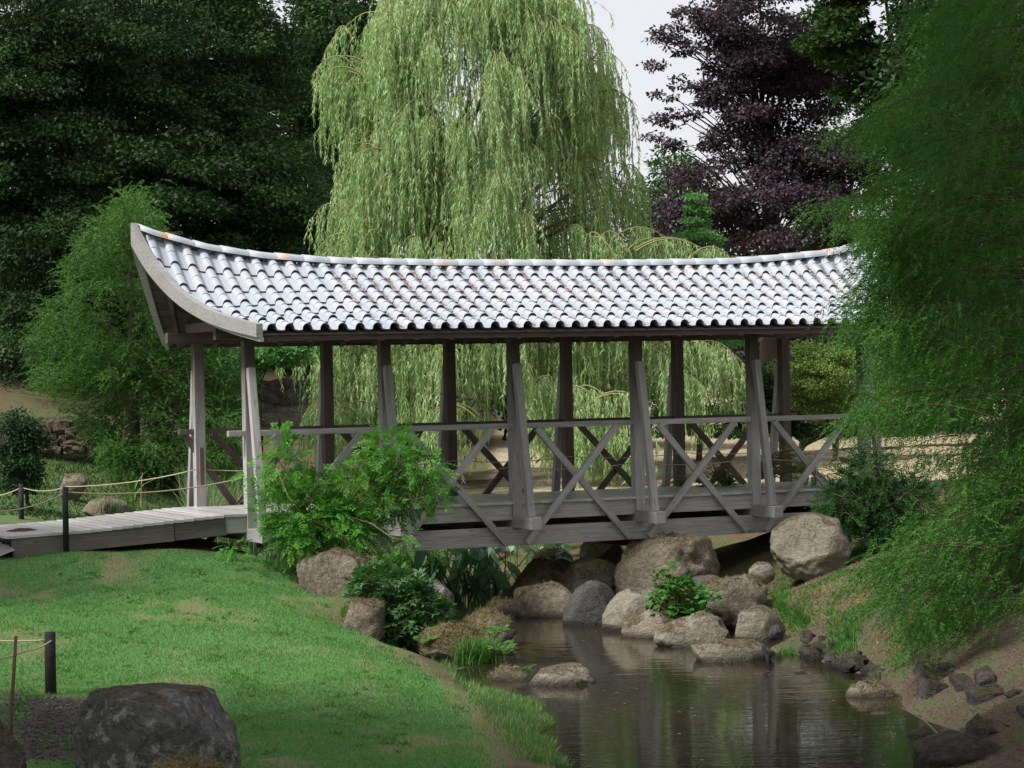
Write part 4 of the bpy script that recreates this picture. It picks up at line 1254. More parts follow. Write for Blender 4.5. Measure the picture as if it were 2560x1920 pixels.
tb.build("limbs", MAT['twig_pale'], willow)["kind"] = "stuff"

# --- feathery cypresses
MAT['cypress'] = leaf_mat("cypress_needles", (.034, .105, .018), (.068, .18, .032), (.12, .27, .055), nscale=1.3, transl=.38)
MAT['cypress_far'] = leaf_mat("young_cypress_needles", (.038, .105, .024), (.075, .175, .04), (.12, .235, .06), nscale=1.1, transl=.35)
def feathery(name, label, base, branches, twigs_per_m, needles, nl, nw, mat, twl=(.18, .42), bark='bark_red', trunk_top=None, group=None, bend=.25, hang=.8):
    """branches: list of (start, end) in world space"""
    root = empty(name, base); tag(root, label, "tree", group)
    b0 = np.array(base); T0, TD, TLn, BI = [], [], [], []
    tb = TB()
    for bi, (a, e) in enumerate(branches):
        a = np.array(a); e = np.array(e); L = np.linalg.norm(e - a); dr_ = (e - a) / L
        n = max(4, int(L * twigs_per_m)); q = rng.random(n) ** .7
        bow = np.array([0, 0, L * .10])
        p = a + (e - a) * q[:, None] + bow * (4 * q * (1 - q))[:, None]
        sp_ = .16 * L * (1.05 - q)[:, None] * .9 + .05
        p = p + rng.normal(0, 1, (n, 3)) * sp_ * np.array([1, 1, .65])
        d_ = dr_ * rng.uniform(.4, 1.1, (n, 1)) + rng.normal(0, .45, (n, 3)) + np.array([0, 0, -hang * .55])
        T0.append(p); TD.append(unit(d_)); TLn.append(rng.uniform(*twl, n)); BI.append(np.full(n, bi))
        pts = [Vector(a + (e - a) * t_ + bow * 4 * t_ * (1 - t_) - b0) for t_ in np.linspace(0, 1, 6)]
        tb.tube(pts, [.013 * min(L, 2.5) / 2 * (1.05 - .9 * i / 5) for i in range(6)], 4, cap=False)
    T0 = np.concatenate(T0); TD = np.concatenate(TD); TLn = np.concatenate(TLn); BI = np.concatenate(BI)
    nt_ = len(T0); sid = np.repeat(np.arange(nt_), needles); q = np.tile(np.linspace(.02, 1, needles), nt_)
    side = unit(np.cross(TD, rng.normal(size=(nt_, 3)) * .6 + np.array([0, 0, 1.0])))
    sgn = np.tile(np.where(np.arange(needles) % 2 == 0, 1.0, -1.0), nt_)
    pos_ = T0[sid] + TD[sid] * (q * TLn[sid])[:, None] + np.column_stack([np.zeros(len(q)), np.zeros(len(q)), -.10 * q * q * TLn[sid] / .3])
    D = unit(TD[sid] * .75 + side[sid] * sgn[:, None] * .8 + rng.normal(0, .18, (len(q), 3)))
    taper = 1 - .55 * q
    rb = rng.random(len(branches))[BI][sid]
    leaves("crown", pos_ - b0, D, nl * taper * rng.uniform(.7, 1.25, len(q)), nw, mat, root, tri=True,
           rnd=np.clip(rng.random(len(q)) * .45 + rng.random(nt_)[sid] * .3 + rb * .25, 0, 1))
    print(name, len(q))
    tb.build("branches", MAT[bark], root)["kind"] = "stuff"
    tk = TB(); tt = trunk_top - b0[2]
    tk.tube([(0, 0, -.3), (0, 0, tt * .3), (.05, 0, tt * .6), (0, 0, tt)], [.16, .12, .08, .02], 9)
    tk.build("trunk", MAT[bark], root)
    return root
# right hand cypress: silhouette of its left side by image height
sil_v = [-250, 0, 100, 250, 310, 335, 390, 450, 500, 530, 600, 680, 720, 770, 830, 880, 960, 1040, 1080, 1110, 1170, 1300, 1390, 1430, 1480, 1550, 1650, 1720]
sil_u = [2330, 2290, 2250, 2210, 2140, 2090, 2180, 2190, 2110, 2035, 2130, 2160, 2150, 2095, 2100, 2160, 2150, 2115, 2105, 2360, 2390, 2330, 2190, 2130, 2165, 2230, 2240, 2300]
rb_base = P(2790, 1500, 25.0); rb_base.z = tz(rb_base.x, rb_base.y)
br = []
for i in range(330):
    v = random.uniform(-330, 1690); d = random.uniform(22.0, 26.6)
    ue = float(np.interp(v, sil_v, sil_u)) + abs(random.gauss(0, 1)) * 130 + (d - 22) * 4
    if 1085 < v < 1200 and ue < 2400: ue += 200
    if ue > 2640: ue = random.uniform(2350, 2640)
    e = P(ue, v, d)
    top = 8.5; hz_ = max(min(e.z + random.uniform(.1, 1.0), top), .3)
    a = (rb_base.x - .1, rb_base.y, hz_) if random.random() < .4 else tuple(e + Vector((random.uniform(.6, 1.5), random.uniform(-.4, .6), random.uniform(-.1, .45))))
    br.append((a, tuple(e)))
for i in range(110):
    v = random.uniform(-300, 1560); d = random.uniform(24.0, 27.2); e = P(random.uniform(2280, 2660), v, d)
    br.append((tuple(e + Vector((random.uniform(.6, 1.3), random.uniform(-.4, .6), random.uniform(-.1, .45)))), tuple(e)))
for i in range(26):
    e = P(random.uniform(2150, 2260), random.uniform(560, 860), random.uniform(22.2, 23.4)); br.append((tuple(e + Vector((random.uniform(.5, 1.0), random.uniform(-.2, .4), random.uniform(0, .4)))), tuple(e)))
for (u, v, d) in ((2090,335,23.5),(2100,345,23.2),(2130,325,23.6),(2160,350,23),(2035,530,23.4),(2060,545,23.2),(2085,520,23.6),(2120,560,23),(2095,775,22.8),(2085,810,22.9),(2110,850,22.7),(2120,750,23),(2110,1060,22.6),(2120,1075,22.8),(2140,1090,22.5),
                  (2130,1425,22),(2150,1440,21.8),(2170,1470,22),(2190,1400,22.2),(2220,1500,21.9),(2250,1560,21.8),(2240,1640,21.8),(2110,1060,22.6),(2200,1180,22.8),(2150,900,22.8),(2150,960,22.8),(2170,620,23),(2190,470,23.2)):
    e = P(u, v, d); br.append((tuple(e + Vector((random.uniform(.7, 1.3), random.uniform(0, .5), random.uniform(.0, .4)))), tuple(e)))
feathery("bald_cypress", "large feathery green cypress filling the right side beside the bridge", rb_base, br, 32, 20, .050, .0145, MAT['cypress'], trunk_top=11.0, twl=(.16, .40))
# left young cypress
lb = P(335, 1235, 41.0); lb.z = tz(lb.x, lb.y)
br = []
lv = [480, 560, 620, 700, 800, 900, 1000, 1080, 1200]
ll = [305, 245, 195, 165, 110, 75, 130, 250, 290]
lr = [325, 385, 400, 420, 520, 600, 610, 600, 560]
for i in range(250):
    v = 475 + 740 * random.random() ** .75; d = random.uniform(39.3, 42.8)
    a_, b_ = np.interp(v, lv, ll), np.interp(v, lv, lr)
    if random.random() < .5: ue = random.uniform(a_, b_)
    else: ue = random.choice([a_, b_]) + random.uniform(-18, 25) * (1 if random.random() < .5 else -1)
    e = P(ue, v, d)
    a = Vector((lb.x + (e.x - lb.x) * .15, lb.y + (e.y - lb.y) * .15, max(e.z - random.uniform(.0, .7), .4)))
    br.append((tuple(a), tuple(e)))
for (u, v) in ((310,478),(262,560),(215,615),(350,540),(390,590),(160,700),(110,800),(75,870),(600,860),(610,930),(590,1000)):
    e = P(u, v, 41); br.append(((lb.x + (e.x - lb.x) * .5, e.y, e.z - .7), tuple(e)))
feathery("young_cypress", "soft feathery young cypress with several tips at the left end of the bridge", lb, br, 36, 16, .066, .022, MAT['cypress_far'], trunk_top=5.0, twl=(.22, .45), hang=.1)

# --- dark beeches and other trees on the left
MAT['beech_dark'] = leaf_mat("dark_beech_leaf", (.014, .036, .012), (.030, .067, .022), (.058, .115, .040), nscale=.55, transl=.22, rough=.5)
MAT['oak_mid'] = leaf_mat("mid_green_leaf", (.022, .056, .018), (.045, .10, .032), (.085, .165, .055), nscale=.6, transl=.25)
MAT['beech_purple'] = leaf_mat("purple_beech_leaf", (.030, .023, .031), (.062, .047, .060), (.115, .088, .108), nscale=.7, transl=.2, rough=.45)
MAT['maple_dark'] = leaf_mat("dark_maple_leaf", (.014, .034, .008), (.03, .065, .015), (.055, .10, .025), nscale=.7, transl=.3)
MAT['ginkgo'] = leaf_mat("bright_fan_leaf", (.07, .20, .05), (.13, .31, .10), (.20, .40, .17), nscale=1.5, transl=.35)
MAT['yellowgreen'] = leaf_mat("yellow_green_leaf", (.10, .17, .045), (.17, .26, .07), (.27, .35, .11), nscale=1.2, transl=.35, odd=(.06, (.35, .20, .10)))
MAT['shrub_dark'] = leaf_mat("dark_shrub_leaf", (.010, .030, .012), (.022, .058, .022), (.042, .10, .036), nscale=1.6, transl=.2)
gT = "tall dark trees on the left"
def gb(u, v, d):
    p = P(u, v, d); p.z = tz(p.x, p.y); return p
c, r = px_clumps([(60,120,200,260,56),(330,100,220,240,57),(120,520,230,280,55),(400,480,240,230,56),(60,850,160,150,54),(330,700,200,120,56),(-80,300,120,300,54)], 12, (1.0, 1.0, .34), 3.0)
broad_tree("beech_tree", "huge dark layered beech filling the upper left corner", "tree", gb(150,1000,58), 13, .45, c, r, 175000, .10, .085, MAT['beech_dark'], gT, layered=.30, tri=True)
c, r = px_clumps([(600,160,130,200,60),(640,420,140,200,59),(700,560,110,120,58),(560,600,150,110,58),(520,330,120,200,60),(560,-120,200,160,60)], 14, (.85, .85, .42), 2.5)
broad_tree("beech_tree", "mid green leafy tree directly behind the left gable", "tree", gb(600,1020,61), 13, .4, c, r, 120000, .105, .09, MAT['oak_mid'], gT, layered=.2, tri=True)
c, r = px_clumps([(800,90,70,150,66),(840,300,60,160,66),(780,250,60,200,66),(830,470,50,120,64),(790,620,60,80,62),(900,60,60,60,66),(790,-100,100,100,66)], 18, (.8, .8, .5), 2.5)
broad_tree("lime_tree", "tall dark tree squeezed between the beech and the willow", "tree", gb(800,1000,67), 13, .35, c, r, 48000, .15, .10, MAT['oak_mid'], gT, tri=True)
c, r = px_clumps([(-260,300,200,500,60),(150,780,300,200,66),(60,600,260,260,68),(0,900,200,130,64),(200,300,300,300,70),(600,850,260,150,68),(450,250,400,400,70),(800,800,120,200,70),(900,400,80,300,72)], 7, (1.6, 1.6, 1.1), 2.5)
broad_tree("woodland_tree", "deep shaded woodland tree behind the dark beeches", "tree", gb(400,950,72), 15, .4, c, r, 90000, .22, .15, MAT['beech_dark'], gT, tri=True)
c, r = px_clumps([(700,880,60,40,44),(640,860,40,50,45),(740,870,30,25,43.5),(610,930,30,40,45),(560,830,50,50,46)], 60, (.35, .35, .14), .6)
broad_tree("maple_tree", "bright green maple sprays under the eaves by the second post", "tree", gb(640,1090,46), 2.9, .06, c, r, 9000, .09, .06, MAT['ginkgo'], None, limb_r=.02)
# --- trees on the right
c, r = px_clumps([(1960,560,200,110,60),(1800,480,170,90,60),(1700,560,110,60,59),(2060,420,180,120,62),(1900,330,150,110,62),(1830,180,90,130,62),(2000,200,140,140,63),(2150,600,120,60,60),(1850,860,260,110,66),(2200,330,140,160,63),(1800,60,110,80,62),(1920,90,110,110,62),(2030,160,100,120,63),(1880,-60,140,90,62)], 12, (.75, .75, .30), 2.2)
c2, r2 = px_clumps([(1660,80,60,30,61),(1650,160,45,22,61),(1700,130,60,40,61),(1650,235,50,16,61),(1700,290,60,24,61),(1640,345,40,12,61),(1730,30,60,30,61),(1770,220,60,60,61),(1690,200,50,14,61),(1700,365,60,16,61),(1780,350,50,40,61),(1640,300,40,12,61)], 45, (.28, .28, .10), .8)
broad_tree("copper_beech", "dark purple copper beech with sparse branches against the sky", "tree", gb(1930,1060,63), 12.5, .4, c + c2, r + r2, 120000, .115, .075, MAT['beech_purple'], None, layered=.1, limb_n=110, limb_r=.035)
c, r = px_clumps([(2200,120,200,140,58),(2290,280,140,130,58),(2350,60,220,150,57),(2080,40,70,60,59),(2450,350,160,150,57),(2200,-120,300,130,58)], 12, (.7, .7, .28), 2.0)
broad_tree("maple_tree", "dark green maple above the copper beech at the upper right", "tree", gb(2250,1040,60), 12, .3, c, r, 60000, .13, .115, MAT['maple_dark'], None, layered=.15, tri=True)
c, r = px_clumps([(1640,490,50,60,68),(1700,430,90,50,72),(1640,620,60,90,66),(1750,700,150,120,72),(2000,900,250,160,70),(2350,800,260,260,66),(2100,700,200,160,72),(1560,800,100,200,72)], 12, (1.0, 1.0, .7), 2.5)
broad_tree("woodland_tree", "shaded green woodland tree behind the copper beech", "tree", gb(1900,1050,75), 10, .3, c, r, 70000, .17, .12, MAT['oak_mid'], None, tri=True)
c, r = px_clumps([(2420,100,200,300,44),(2450,500,160,260,44),(2450,850,160,160,44),(2600,400,120,500,42),(2420,-200,260,160,46),(2330,650,120,160,46)], 14, (.8, .8, .5), 1.6)
broad_tree("conifer_tree", "dark conifer mass behind the feathery cypress at the right edge", "tree", gb(2560,1080,45), 9, .3, c, r, 70000, .13, .10, MAT['beech_dark'], None, tri=True)
# young layered tree
yb = gb(1745, 1112, 50)
cl, rl = [], []
for (zv, hw) in ((492,10),(520,22),(548,34),(580,60),(640,90),(700,110),(760,125),(820,135),(880,120),(950,135),(1010,140),(1060,110)):
    k = 3 + hw // 9
    for j in range(k):
        an = random.uniform(0, 6.28); rr = hw * random.uniform(.25, 1)
        p = P(1742 + rr * math.cos(an) * (1.25 if zv > 800 else 1), zv + rr * .25 + random.uniform(-6, 6), 50 + rr / 112 * math.sin(an))
        cl.append(tuple(p)); rl.append((.24 + hw * .0012, .24 + hw * .0012, .09))
broad_tree("ginkgo_tree", "slim bright green young tree with tiered branches behind the roof", "tree", yb, float(P(1742,480,50).z), .06, cl, rl, 26000, .075, .055, MAT['ginkgo'], None, limb_n=70, limb_r=.016, trunk_top=1.0, bark='twig_pale')
c, r = px_clumps([(2060,930,80,60,47),(2000,900,50,40,47.5),(2110,900,40,50,47),(2080,1010,80,40,47.5),(2010,980,50,50,48),(2170,960,60,80,48)], 60, (.28, .28, .14), .7)
broad_tree("acer_tree", "small yellow green acer on the dry lawn behind the right bays", "tree", gb(2082,1095,48), 2.4, .05, c, r, 24000, .06, .036, MAT['yellowgreen'], None, limb_n=60, limb_r=.014, trunk_top=.8, bark='twig_pale', tri=False)
c, r = px_clumps([(1900,1000,60,80,52),(1960,1060,60,40,52),(2150,1060,160,30,54),(2400,1020,200,50,54),(1850,1060,40,40,52)], 30, (.4, .4, .28), .8)
broad_tree("hedge_shrub", "dark shrubs edging the far side of the dry lawn", "shrub", gb(1980,1100,54), 1.6, .05, c, r, 22000, .10, .07, MAT['shrub_dark'], None)
c, r = px_clumps([(1000,960,130,110,56),(1250,950,160,110,57),(1500,950,160,120,57),(850,960,80,100,56),(1680,900,80,120,56)], 22, (.6, .6, .45), 1.0)
broad_tree("hedge_shrub", "deep green shrubs in the shade directly behind the willow", "shrub", gb(1250,1090,58), 2.2, .06, c, r, 26000, .13, .09, MAT['oak_mid'], None)
# dark bush at far left
c, r = px_clumps([(50,1060,45,30,34.5),(55,1130,55,45,34.5),(50,1190,45,40,34.5),(80,1100,30,40,34.5)], 110, (.2, .2, .12), .4)
broad_tree("holly_bush", "dark narrow bush behind the rope posts at the left edge", "bush", gb(55,1250,35), .9, .04, c, r, 9000, .06, .035, MAT['shrub_dark'], None, limb_r=.01)

# unseen trees added outside the view to darken its corners and right side
c, r = [], []
for j in range(60):
    a = unit(rng.normal(size=3)) * rng.random() ** .4
    c.append((-9.6 + a[0] * 3.2, 13.6 + a[1] * 3.4, 8.3 + a[2] * 2.2)); r.append((1.1, 1.1, .5))
for j in range(30):
    a = unit(rng.normal(size=3)) * rng.random() ** .4
    c.append((-13.4 + a[0] * 2.4, 25.0 + a[1] * 2.8, 8.2 + a[2] * 1.6)); r.append((1.0, 1.0, .5))
broad_tree("added_shade_tree", "unseen leafy tree added left of the view to shade its left corner", "tree", (-11.5, 11.5, tz(-11.5, 11.5)), 12, .35, c, r, 16000, .28, .2, MAT['maple_dark'], "unseen trees added for shade", tri=True)
c, r = [], []
for (cx_, cy_, cz_, ax_, ay_, az_, k_) in ((1.9, 20.0, 9.8, 2.0, 3.4, 1.8, 70), (-3.0, 13.8, 8.2, 1.5, 2.0, 1.3, 30), (6, 15, 8.5, 2.5, 3, 1.8, 30)):
    for j in range(k_):
        a = unit(rng.normal(size=3)) * rng.random() ** .4
        c.append((cx_ + a[0] * ax_, cy_ + a[1] * ay_, cz_ + a[2] * az_)); r.append((1.0, 1.0, .5))
broad_tree("added_shade_tree", "unseen leafy tree added above the view to shade its right side", "tree", (6.5, 12, tz(6.5, 12)), 10.5, .35, c, r, 26000, .26, .18, MAT['maple_dark'], "unseen trees added for shade", limb_n=14)

# ------------------------------------------------------------------ wisteria and shrubs by the bridge
MAT['wisteria'] = leaf_mat("wisteria_leaflet", (.045, .16, .022), (.085, .26, .038), (.18, .40, .07), nscale=2.6, transl=.38, odd=(.06, (.42, .46, .09)))
MAT['wisteria_dark'] = leaf_mat("dark_wisteria_leaflet", (.012, .042, .012), (.026, .078, .020), (.055, .14, .035), nscale=2.6, transl=.25)
def pinnate(name, label, base, shapes, nfr, mat, cat="climber", stems=True, fl=(.16, .28), leaf=(.052, .017), dsp=.35, pairs=6, down=.5, extra=None):
    root = empty(name, base); tag(root, label, cat)
    b0 = np.array(base)
    w_ = np.array([s_[2] * s_[3] for s_ in shapes], float); k = rng.choice(len(shapes), nfr, p=w_ / w_.sum())
    q = unit(rng.normal(size=(nfr, 3))); q[:, 1] -= .25; rr = rng.random(nfr) ** .33
    A = np.array([tuple(P(shapes[i][0] + a[0] * shapes[i][2] * r_, shapes[i][1] - a[2] * shapes[i][3] * r_, shapes[i][4] + a[1] * dsp * r_)) for i, a, r_ in zip(k, q, rr)])
    D = unit(q * np.array([1, 1, .9]) + rng.normal(0, .5, (nfr, 3)) + np.array([0, -.25, -down * .4]))
    Ln = rng.uniform(*fl, nfr)
    side = unit(np.cross(D, np.array([0, 0, 1.0]) + rng.normal(0, .35, (nfr, 3))))
    per = 2 * pairs + 1
    sid = np.repeat(np.arange(nfr), per)
    tq = np.tile(np.concatenate([np.repeat(np.linspace(.2, .95, pairs), 2), [1.0]]), nfr)
    sg = np.tile(np.concatenate([np.tile([1.0, -1.0], pairs), [0.0]]), nfr)
    pos_ = A[sid] + D[sid] * (tq * Ln[sid])[:, None]; pos_[:, 2] -= .22 * tq * tq * Ln[sid]
    d_ = unit(D[sid] * .75 + side[sid] * sg[:, None] * .9 + np.column_stack([rng.normal(0, .1, (len(tq), 2)), rng.normal(-.22, .12, len(tq))]))
    n_ = np.cross(d_, side[sid]) * .0
    up_ = unit(np.cross(side[sid], D[sid])); sv = unit(np.cross(d_, up_))
    o = leaves("foliage", pos_ - b0, d_, leaf[0] * rng.uniform(.7, 1.25, len(tq)) * (1.15 - .4 * np.abs(tq - .5)), leaf[1] * rng.uniform(.8, 1.2, len(tq)), mat, root, side=sv,
               rnd=np.clip((rng.random(nfr) * .7)[sid] + rng.random(len(tq)) * .3, 0, 1))
    o["kind"] = "stuff"
    if stems:
        tb = TB()
        for j in range(0, nfr, max(1, nfr // 90)):
            a = Vector(A[j] - b0); s_ = Vector((a.x * .3, a.y * .4 + .1, a.z * .35))
            tb.tube(curve_pts(s_, a, 5, (0, -.1, .1), .03), [.012, .010, .009, .007, .005, .004], 5)
        for pts in (extra or []):
            tb.tube([Vector(P(*p)) - Vector(base) for p in pts], [.009] * len(pts), 5)
        tb.build("stems", MAT['vine'], root)["kind"] = "stuff"
    return root
wsp = [(760,1265,110,75,29.9),(715,1165,40,60,29.8),(698,1095,24,35,29.9),(800,1300,150,55,29.7),(900,1230,110,60,29.9),(985,1150,75,50,29.9),(1060,1170,55,40,29.8),(960,1110,50,30,30.1),
       (750,1335,70,40,29.5),(735,1290,30,60,29.5),(880,1330,70,30,29.6),(1000,1230,70,45,30),(630,1175,25,12,29.9),(640,1225,22,10,29.9),(1090,1225,25,35,29.8),(1010,1340,30,22,29.6),(600,1365,30,10,29.5)]
pinnate("wisteria", "bright green wisteria spilling over the left posts of the bridge", tuple(bw(1.0, -.35, -.55)), wsp, 1650, MAT['wisteria'], dsp=.42, leaf=(.070, .024),
        extra=[[(870,1290,29.3),(930,1310,29.2),(980,1345,29.2),(1020,1350,29.2)], [(760,1290,29.2),(800,1310,29.2),(850,1330,29.2),(880,1370,29.2)], [(690,1170,29.3),(720,1240,29.2),(760,1290,29.2)]])
pinnate("wisteria", "dark green wisteria mound hiding the right foot of the bridge", tuple(P(2190,1330,32.6)), [(2150,1230,100,80,33),(2220,1260,100,70,32.8),(2120,1270,75,55,32.8),(2280,1240,50,50,33),(2170,1170,60,40,33.2),(2250,1310,70,30,32.6),(2340,1180,50,40,33.5)], 2100, MAT['wisteria_dark'], dsp=.5, leaf=(.050, .020))
# climbing shoots behind the deck
pinnate("wisteria", "small green shoots on the rear braces of the fourth bay", tuple(P(1820,1215,36)), [(1790,1180,35,22,36),(1810,1205,40,14,36),(1990,1140,14,30,35.2),(2020,1180,30,20,35),(1670,1208,20,6,36)], 130, MAT['wisteria'], dsp=.2, leaf=(.06, .024))
# peony like bush: hands of broad leaflets
MAT['peony'] = leaf_mat("peony_leaf", (.030, .085, .028), (.065, .155, .050), (.13, .25, .095), nscale=2.2, transl=.25, rough=.42)
pinnate("leafy_bush", "round bush of glossy pointed leaves at the lawn edge by the stream", tuple(P(990,1600,27.2)), [(990,1490,95,60,27.3),(960,1460,70,35,27.3),(1040,1530,75,50,27.2),(985,1560,70,35,27.2),(910,1470,40,35,27.3),(1090,1540,30,35,27.2)], 850, MAT['peony'], cat="bush", fl=(.09, .15), leaf=(.105, .038), pairs=3, dsp=.5, down=.2)
MAT['nettle'] = leaf_mat("nettle_leaf", (.030, .12, .020), (.065, .21, .035), (.12, .30, .06), nscale=3, transl=.3)
pinnate("nettle_clump", "green broad leaved weed clump on the right bank rocks", tuple(P(1690,1540,28.2)), [(1690,1490,55,35,28.2),(1650,1470,25,25,28.2),(1740,1495,40,30,28.2),(1680,1440,14,24,28.2),(1700,1525,40,14,28.1)], 240, MAT['nettle'], cat="weeds", fl=(.09, .15), leaf=(.075, .055), pairs=2, dsp=.25, down=.0)
pinnate("fern", "bright ferns hanging in the shade under the middle girder", tuple(P(1670,1380,33)), [(1660,1375,14,30,33),(1690,1350,22,14,33)], 60, MAT['wisteria'], cat="fern", fl=(.12, .2), leaf=(.04, .016), dsp=.2, pairs=7)
pinnate("fern", "green ferns under the left end of the girder", tuple(P(920,1420,31.3)), [(915,1395,40,30,31.5),(930,1420,26,20,31)], 90, MAT['wisteria'], cat="fern", fl=(.12, .2), leaf=(.04, .016), dsp=.2, pairs=7)
# sedge mound and fern on the mossy rock
MAT['fern'] = leaf_mat("fern_leaf", (.08, .18, .05), (.15, .28, .08), (.23, .38, .13), nscale=3, transl=.35)
def tuft(name, label, c, n, h, wd_, mat, lean, cat, spread=.06, curl=.5, tri=False):
    root = empty(name, c); tag(root, label, cat)
    A = rng.normal(0, spread, (n, 3)) * np.array([1, 1, .15]); az = rng.random(n) * 6.283
    ln = h * rng.uniform(.6, 1.15, n); le = rng.uniform(.1, lean, n); seg = 4; rings = []
    side = np.column_stack([-np.sin(az), np.cos(az), np.zeros(n)])
    for j in range(seg + 1):
        q = j / seg
        rad_ = le * ln * q ** 1.6; zz = ln * (q - curl * le * q ** 2.6)
        p = A + np.column_stack([np.cos(az) * rad_, np.sin(az) * rad_, zz])
        w_ = wd_ * (1 - q ** 2) * .5 + .0008
        rings += [p - side * w_, p + side * w_]
    V = np.stack(rings, 1).reshape(-1, 3); b_ = np.arange(n)[:, None] * (2 * (seg + 1))
    F = np.concatenate([b_ + np.array([2 * j, 2 * j + 1, 2 * j + 3, 2 * j + 2]) for j in range(seg)], 0)
    o = link("blades", npmesh("blades", V, F, np.tile(rng.random(n), seg)), mat, root); o["kind"] = "stuff"
    return root
tuft("sedge_mound", "dense rounded green sedge mound on the mossy left rock", P(1195,1655,25.9), 900, .32, .007, MAT['weed'], 1.2, "plant", .10, .4)
for (u, v, d, h, lab) in ((1255,1640,25.8,.40,"pale green fern leaning over the water from the left rocks"),(1235,1590,26.4,.30,"small upright fern above the sedge mound"),(1120,1690,25.2,.26,"low fern at the foot of the left rocks"),(1060,1610,26.2,.24,"small bright rosette of leaves beside the left rocks"),(1290,1690,25.2,.3,"fern drooping beside the brown rock")):
    root = empty("fern_plant", P(u, v, d)); tag(root, lab, "fern", "ferns on the left rocks")
    nfr = 9; AA, DD, LL, WW = [], [], [], []
    for j in range(nfr):
        az = random.uniform(0, 6.28); ln = h * random.uniform(.7, 1.2); le = random.uniform(.5, 1.0)
        for i in range(26):
            q = (i + 1) / 26; p = Vector((math.cos(az) * le * ln * q, math.sin(az) * le * ln * q, ln * (.9 * q - .55 * q * q)))
            for s_ in (-1, 1):
                AA.append(p); DD.append(Vector((-math.sin(az) * s_ + math.cos(az) * .4, math.cos(az) * s_ + math.sin(az) * .4, -.1))); LL.append(.075 * math.sin(math.pi * min(q + .12, 1)) + .01); WW.append(.014)
    o = leaves("fronds", np.array([tuple(a) for a in AA]), np.array([tuple(a) for a in DD]), np.array(LL), np.array(WW), MAT['fern'], root, side=None)
tuft("sedge_tuft", "thin sedge tuft growing on the pale flat rock behind the ramp", P(275,1285,35.5), 120, .26, .006, MAT['grass_dark'], .5, "plant", .08)
tuft("sword_plant", "few long pale sword leaves rising behind the ramp", P(335,1270,35), 10, .75, .03, MAT['grass_long'], .9, "plant", .06, .6)
# reeds behind the left bays
MAT['reed'] = leaf_mat("reed_leaf", (.12, .20, .09), (.21, .31, .15), (.34, .42, .24), nscale=1.4, transl=.35, odd=(.05, (.42, .33, .18)))
n = 7000
ua = rng.uniform(470, 1080, n); dd = rng.uniform(36.5, 40.5, n)
hts = np.interp(ua, [540, 620, 700, 900, 960, 1080], [.95, 1.2, 1.45, 1.35, .9, .4]) * rng.uniform(.6, 1.2, n)
base_ = np.array([tuple(P(a, 1230, b_)) for a, b_ in zip(ua, dd)]); base_[:, 2] = terr(base_[:, :2])
root = empty("reed_bed", tuple(base_.mean(0))); tag(root, "pale upright reeds standing behind the left bays of the bridge", "reeds", kind="stuff")
D = unit(np.column_stack([rng.normal(.05, .16, n), rng.normal(0, .14, n), np.ones(n)]))
mid = base_ + D * (hts * .6)[:, None]; side = unit(np.cross(D, rng.normal(size=(n, 3))))
D2 = unit(D + np.column_stack([rng.normal(0, .4, n), rng.normal(0, .3, n), np.zeros(n)]))
w_ = .018; V = np.stack([base_ - side * w_ * .5, base_ + side * w_ * .5, mid + side * w_ * .5, mid - side * w_ * .5, mid + D2 * (hts * .5)[:, None]], 1).reshape(-1, 3) - base_.mean(0)
b_ = np.arange(n)[:, None] * 5
F1 = b_ + np.array([0, 1, 2, 3]); F2 = b_ + np.array([3, 2, 4, 4])
me = bpy.data.meshes.new("reeds")
F2 = b_ + np.array([3, 2, 4])
me.vertices.add(len(V)); me.vertices.foreach_set("co", V.astype(np.float32).ravel())
loops = np.concatenate([F1.ravel(), F2.ravel()]).astype(np.int32)
me.loops.add(len(loops)); me.loops.foreach_set("vertex_index", loops)
me.polygons.add(2 * n); me.polygons.foreach_set("loop_start", np.concatenate([np.arange(n) * 4, 4 * n + np.arange(n) * 3]).astype(np.int32))
a_ = me.attributes.new("rnd", 'FLOAT', 'FACE'); rr = rng.random(n); a_.data.foreach_set("value", np.concatenate([rr, rr]).astype(np.float32))
me.update(calc_edges=True)
o = link("reed_leaves", me, MAT['reed'], root); o["kind"] = "stuff"

# broad leaved water plant: every leaf and stalk its own part
MAT['canna'] = leaf_mat("canna_leaf", (.15, .30, .18), (.23, .41, .26), (.36, .54, .38), nscale=2.0, transl=.25, rough=.35)
MAT['stalk'] = simple("green_stalk", (.07, .16, .04), .5, .3, 8)
def big_leaf(L, W, bend):
    V = []; F = []; n = 7
    for i in range(n + 1):
        q = i / n; w_ = W * (math.sin(math.pi * q ** .85) ** .8) * .5 + .0015
        z = -bend * q * q * L; y = q * L * (1 - .15 * bend * q)
        V += [(-w_, y, z + w_ * .25), (0, y, z), (w_, y, z + w_ * .25)]
    for i in range(n):
        a = 3 * i; F += [(a, a + 1, a + 4, a + 3), (a + 1, a + 2, a + 5, a + 4)]
    me = pymesh("leaf", V, F, True)
    at_ = me.attributes.new("rnd", 'FLOAT', 'FACE'); at_.data.foreach_set("value", [random.random()] * len(me.polygons))
    me.materials.append(MAT['canna']); return me
LM = [big_leaf(1, .30, random.uniform(.1, .7)) for _ in range(8)]
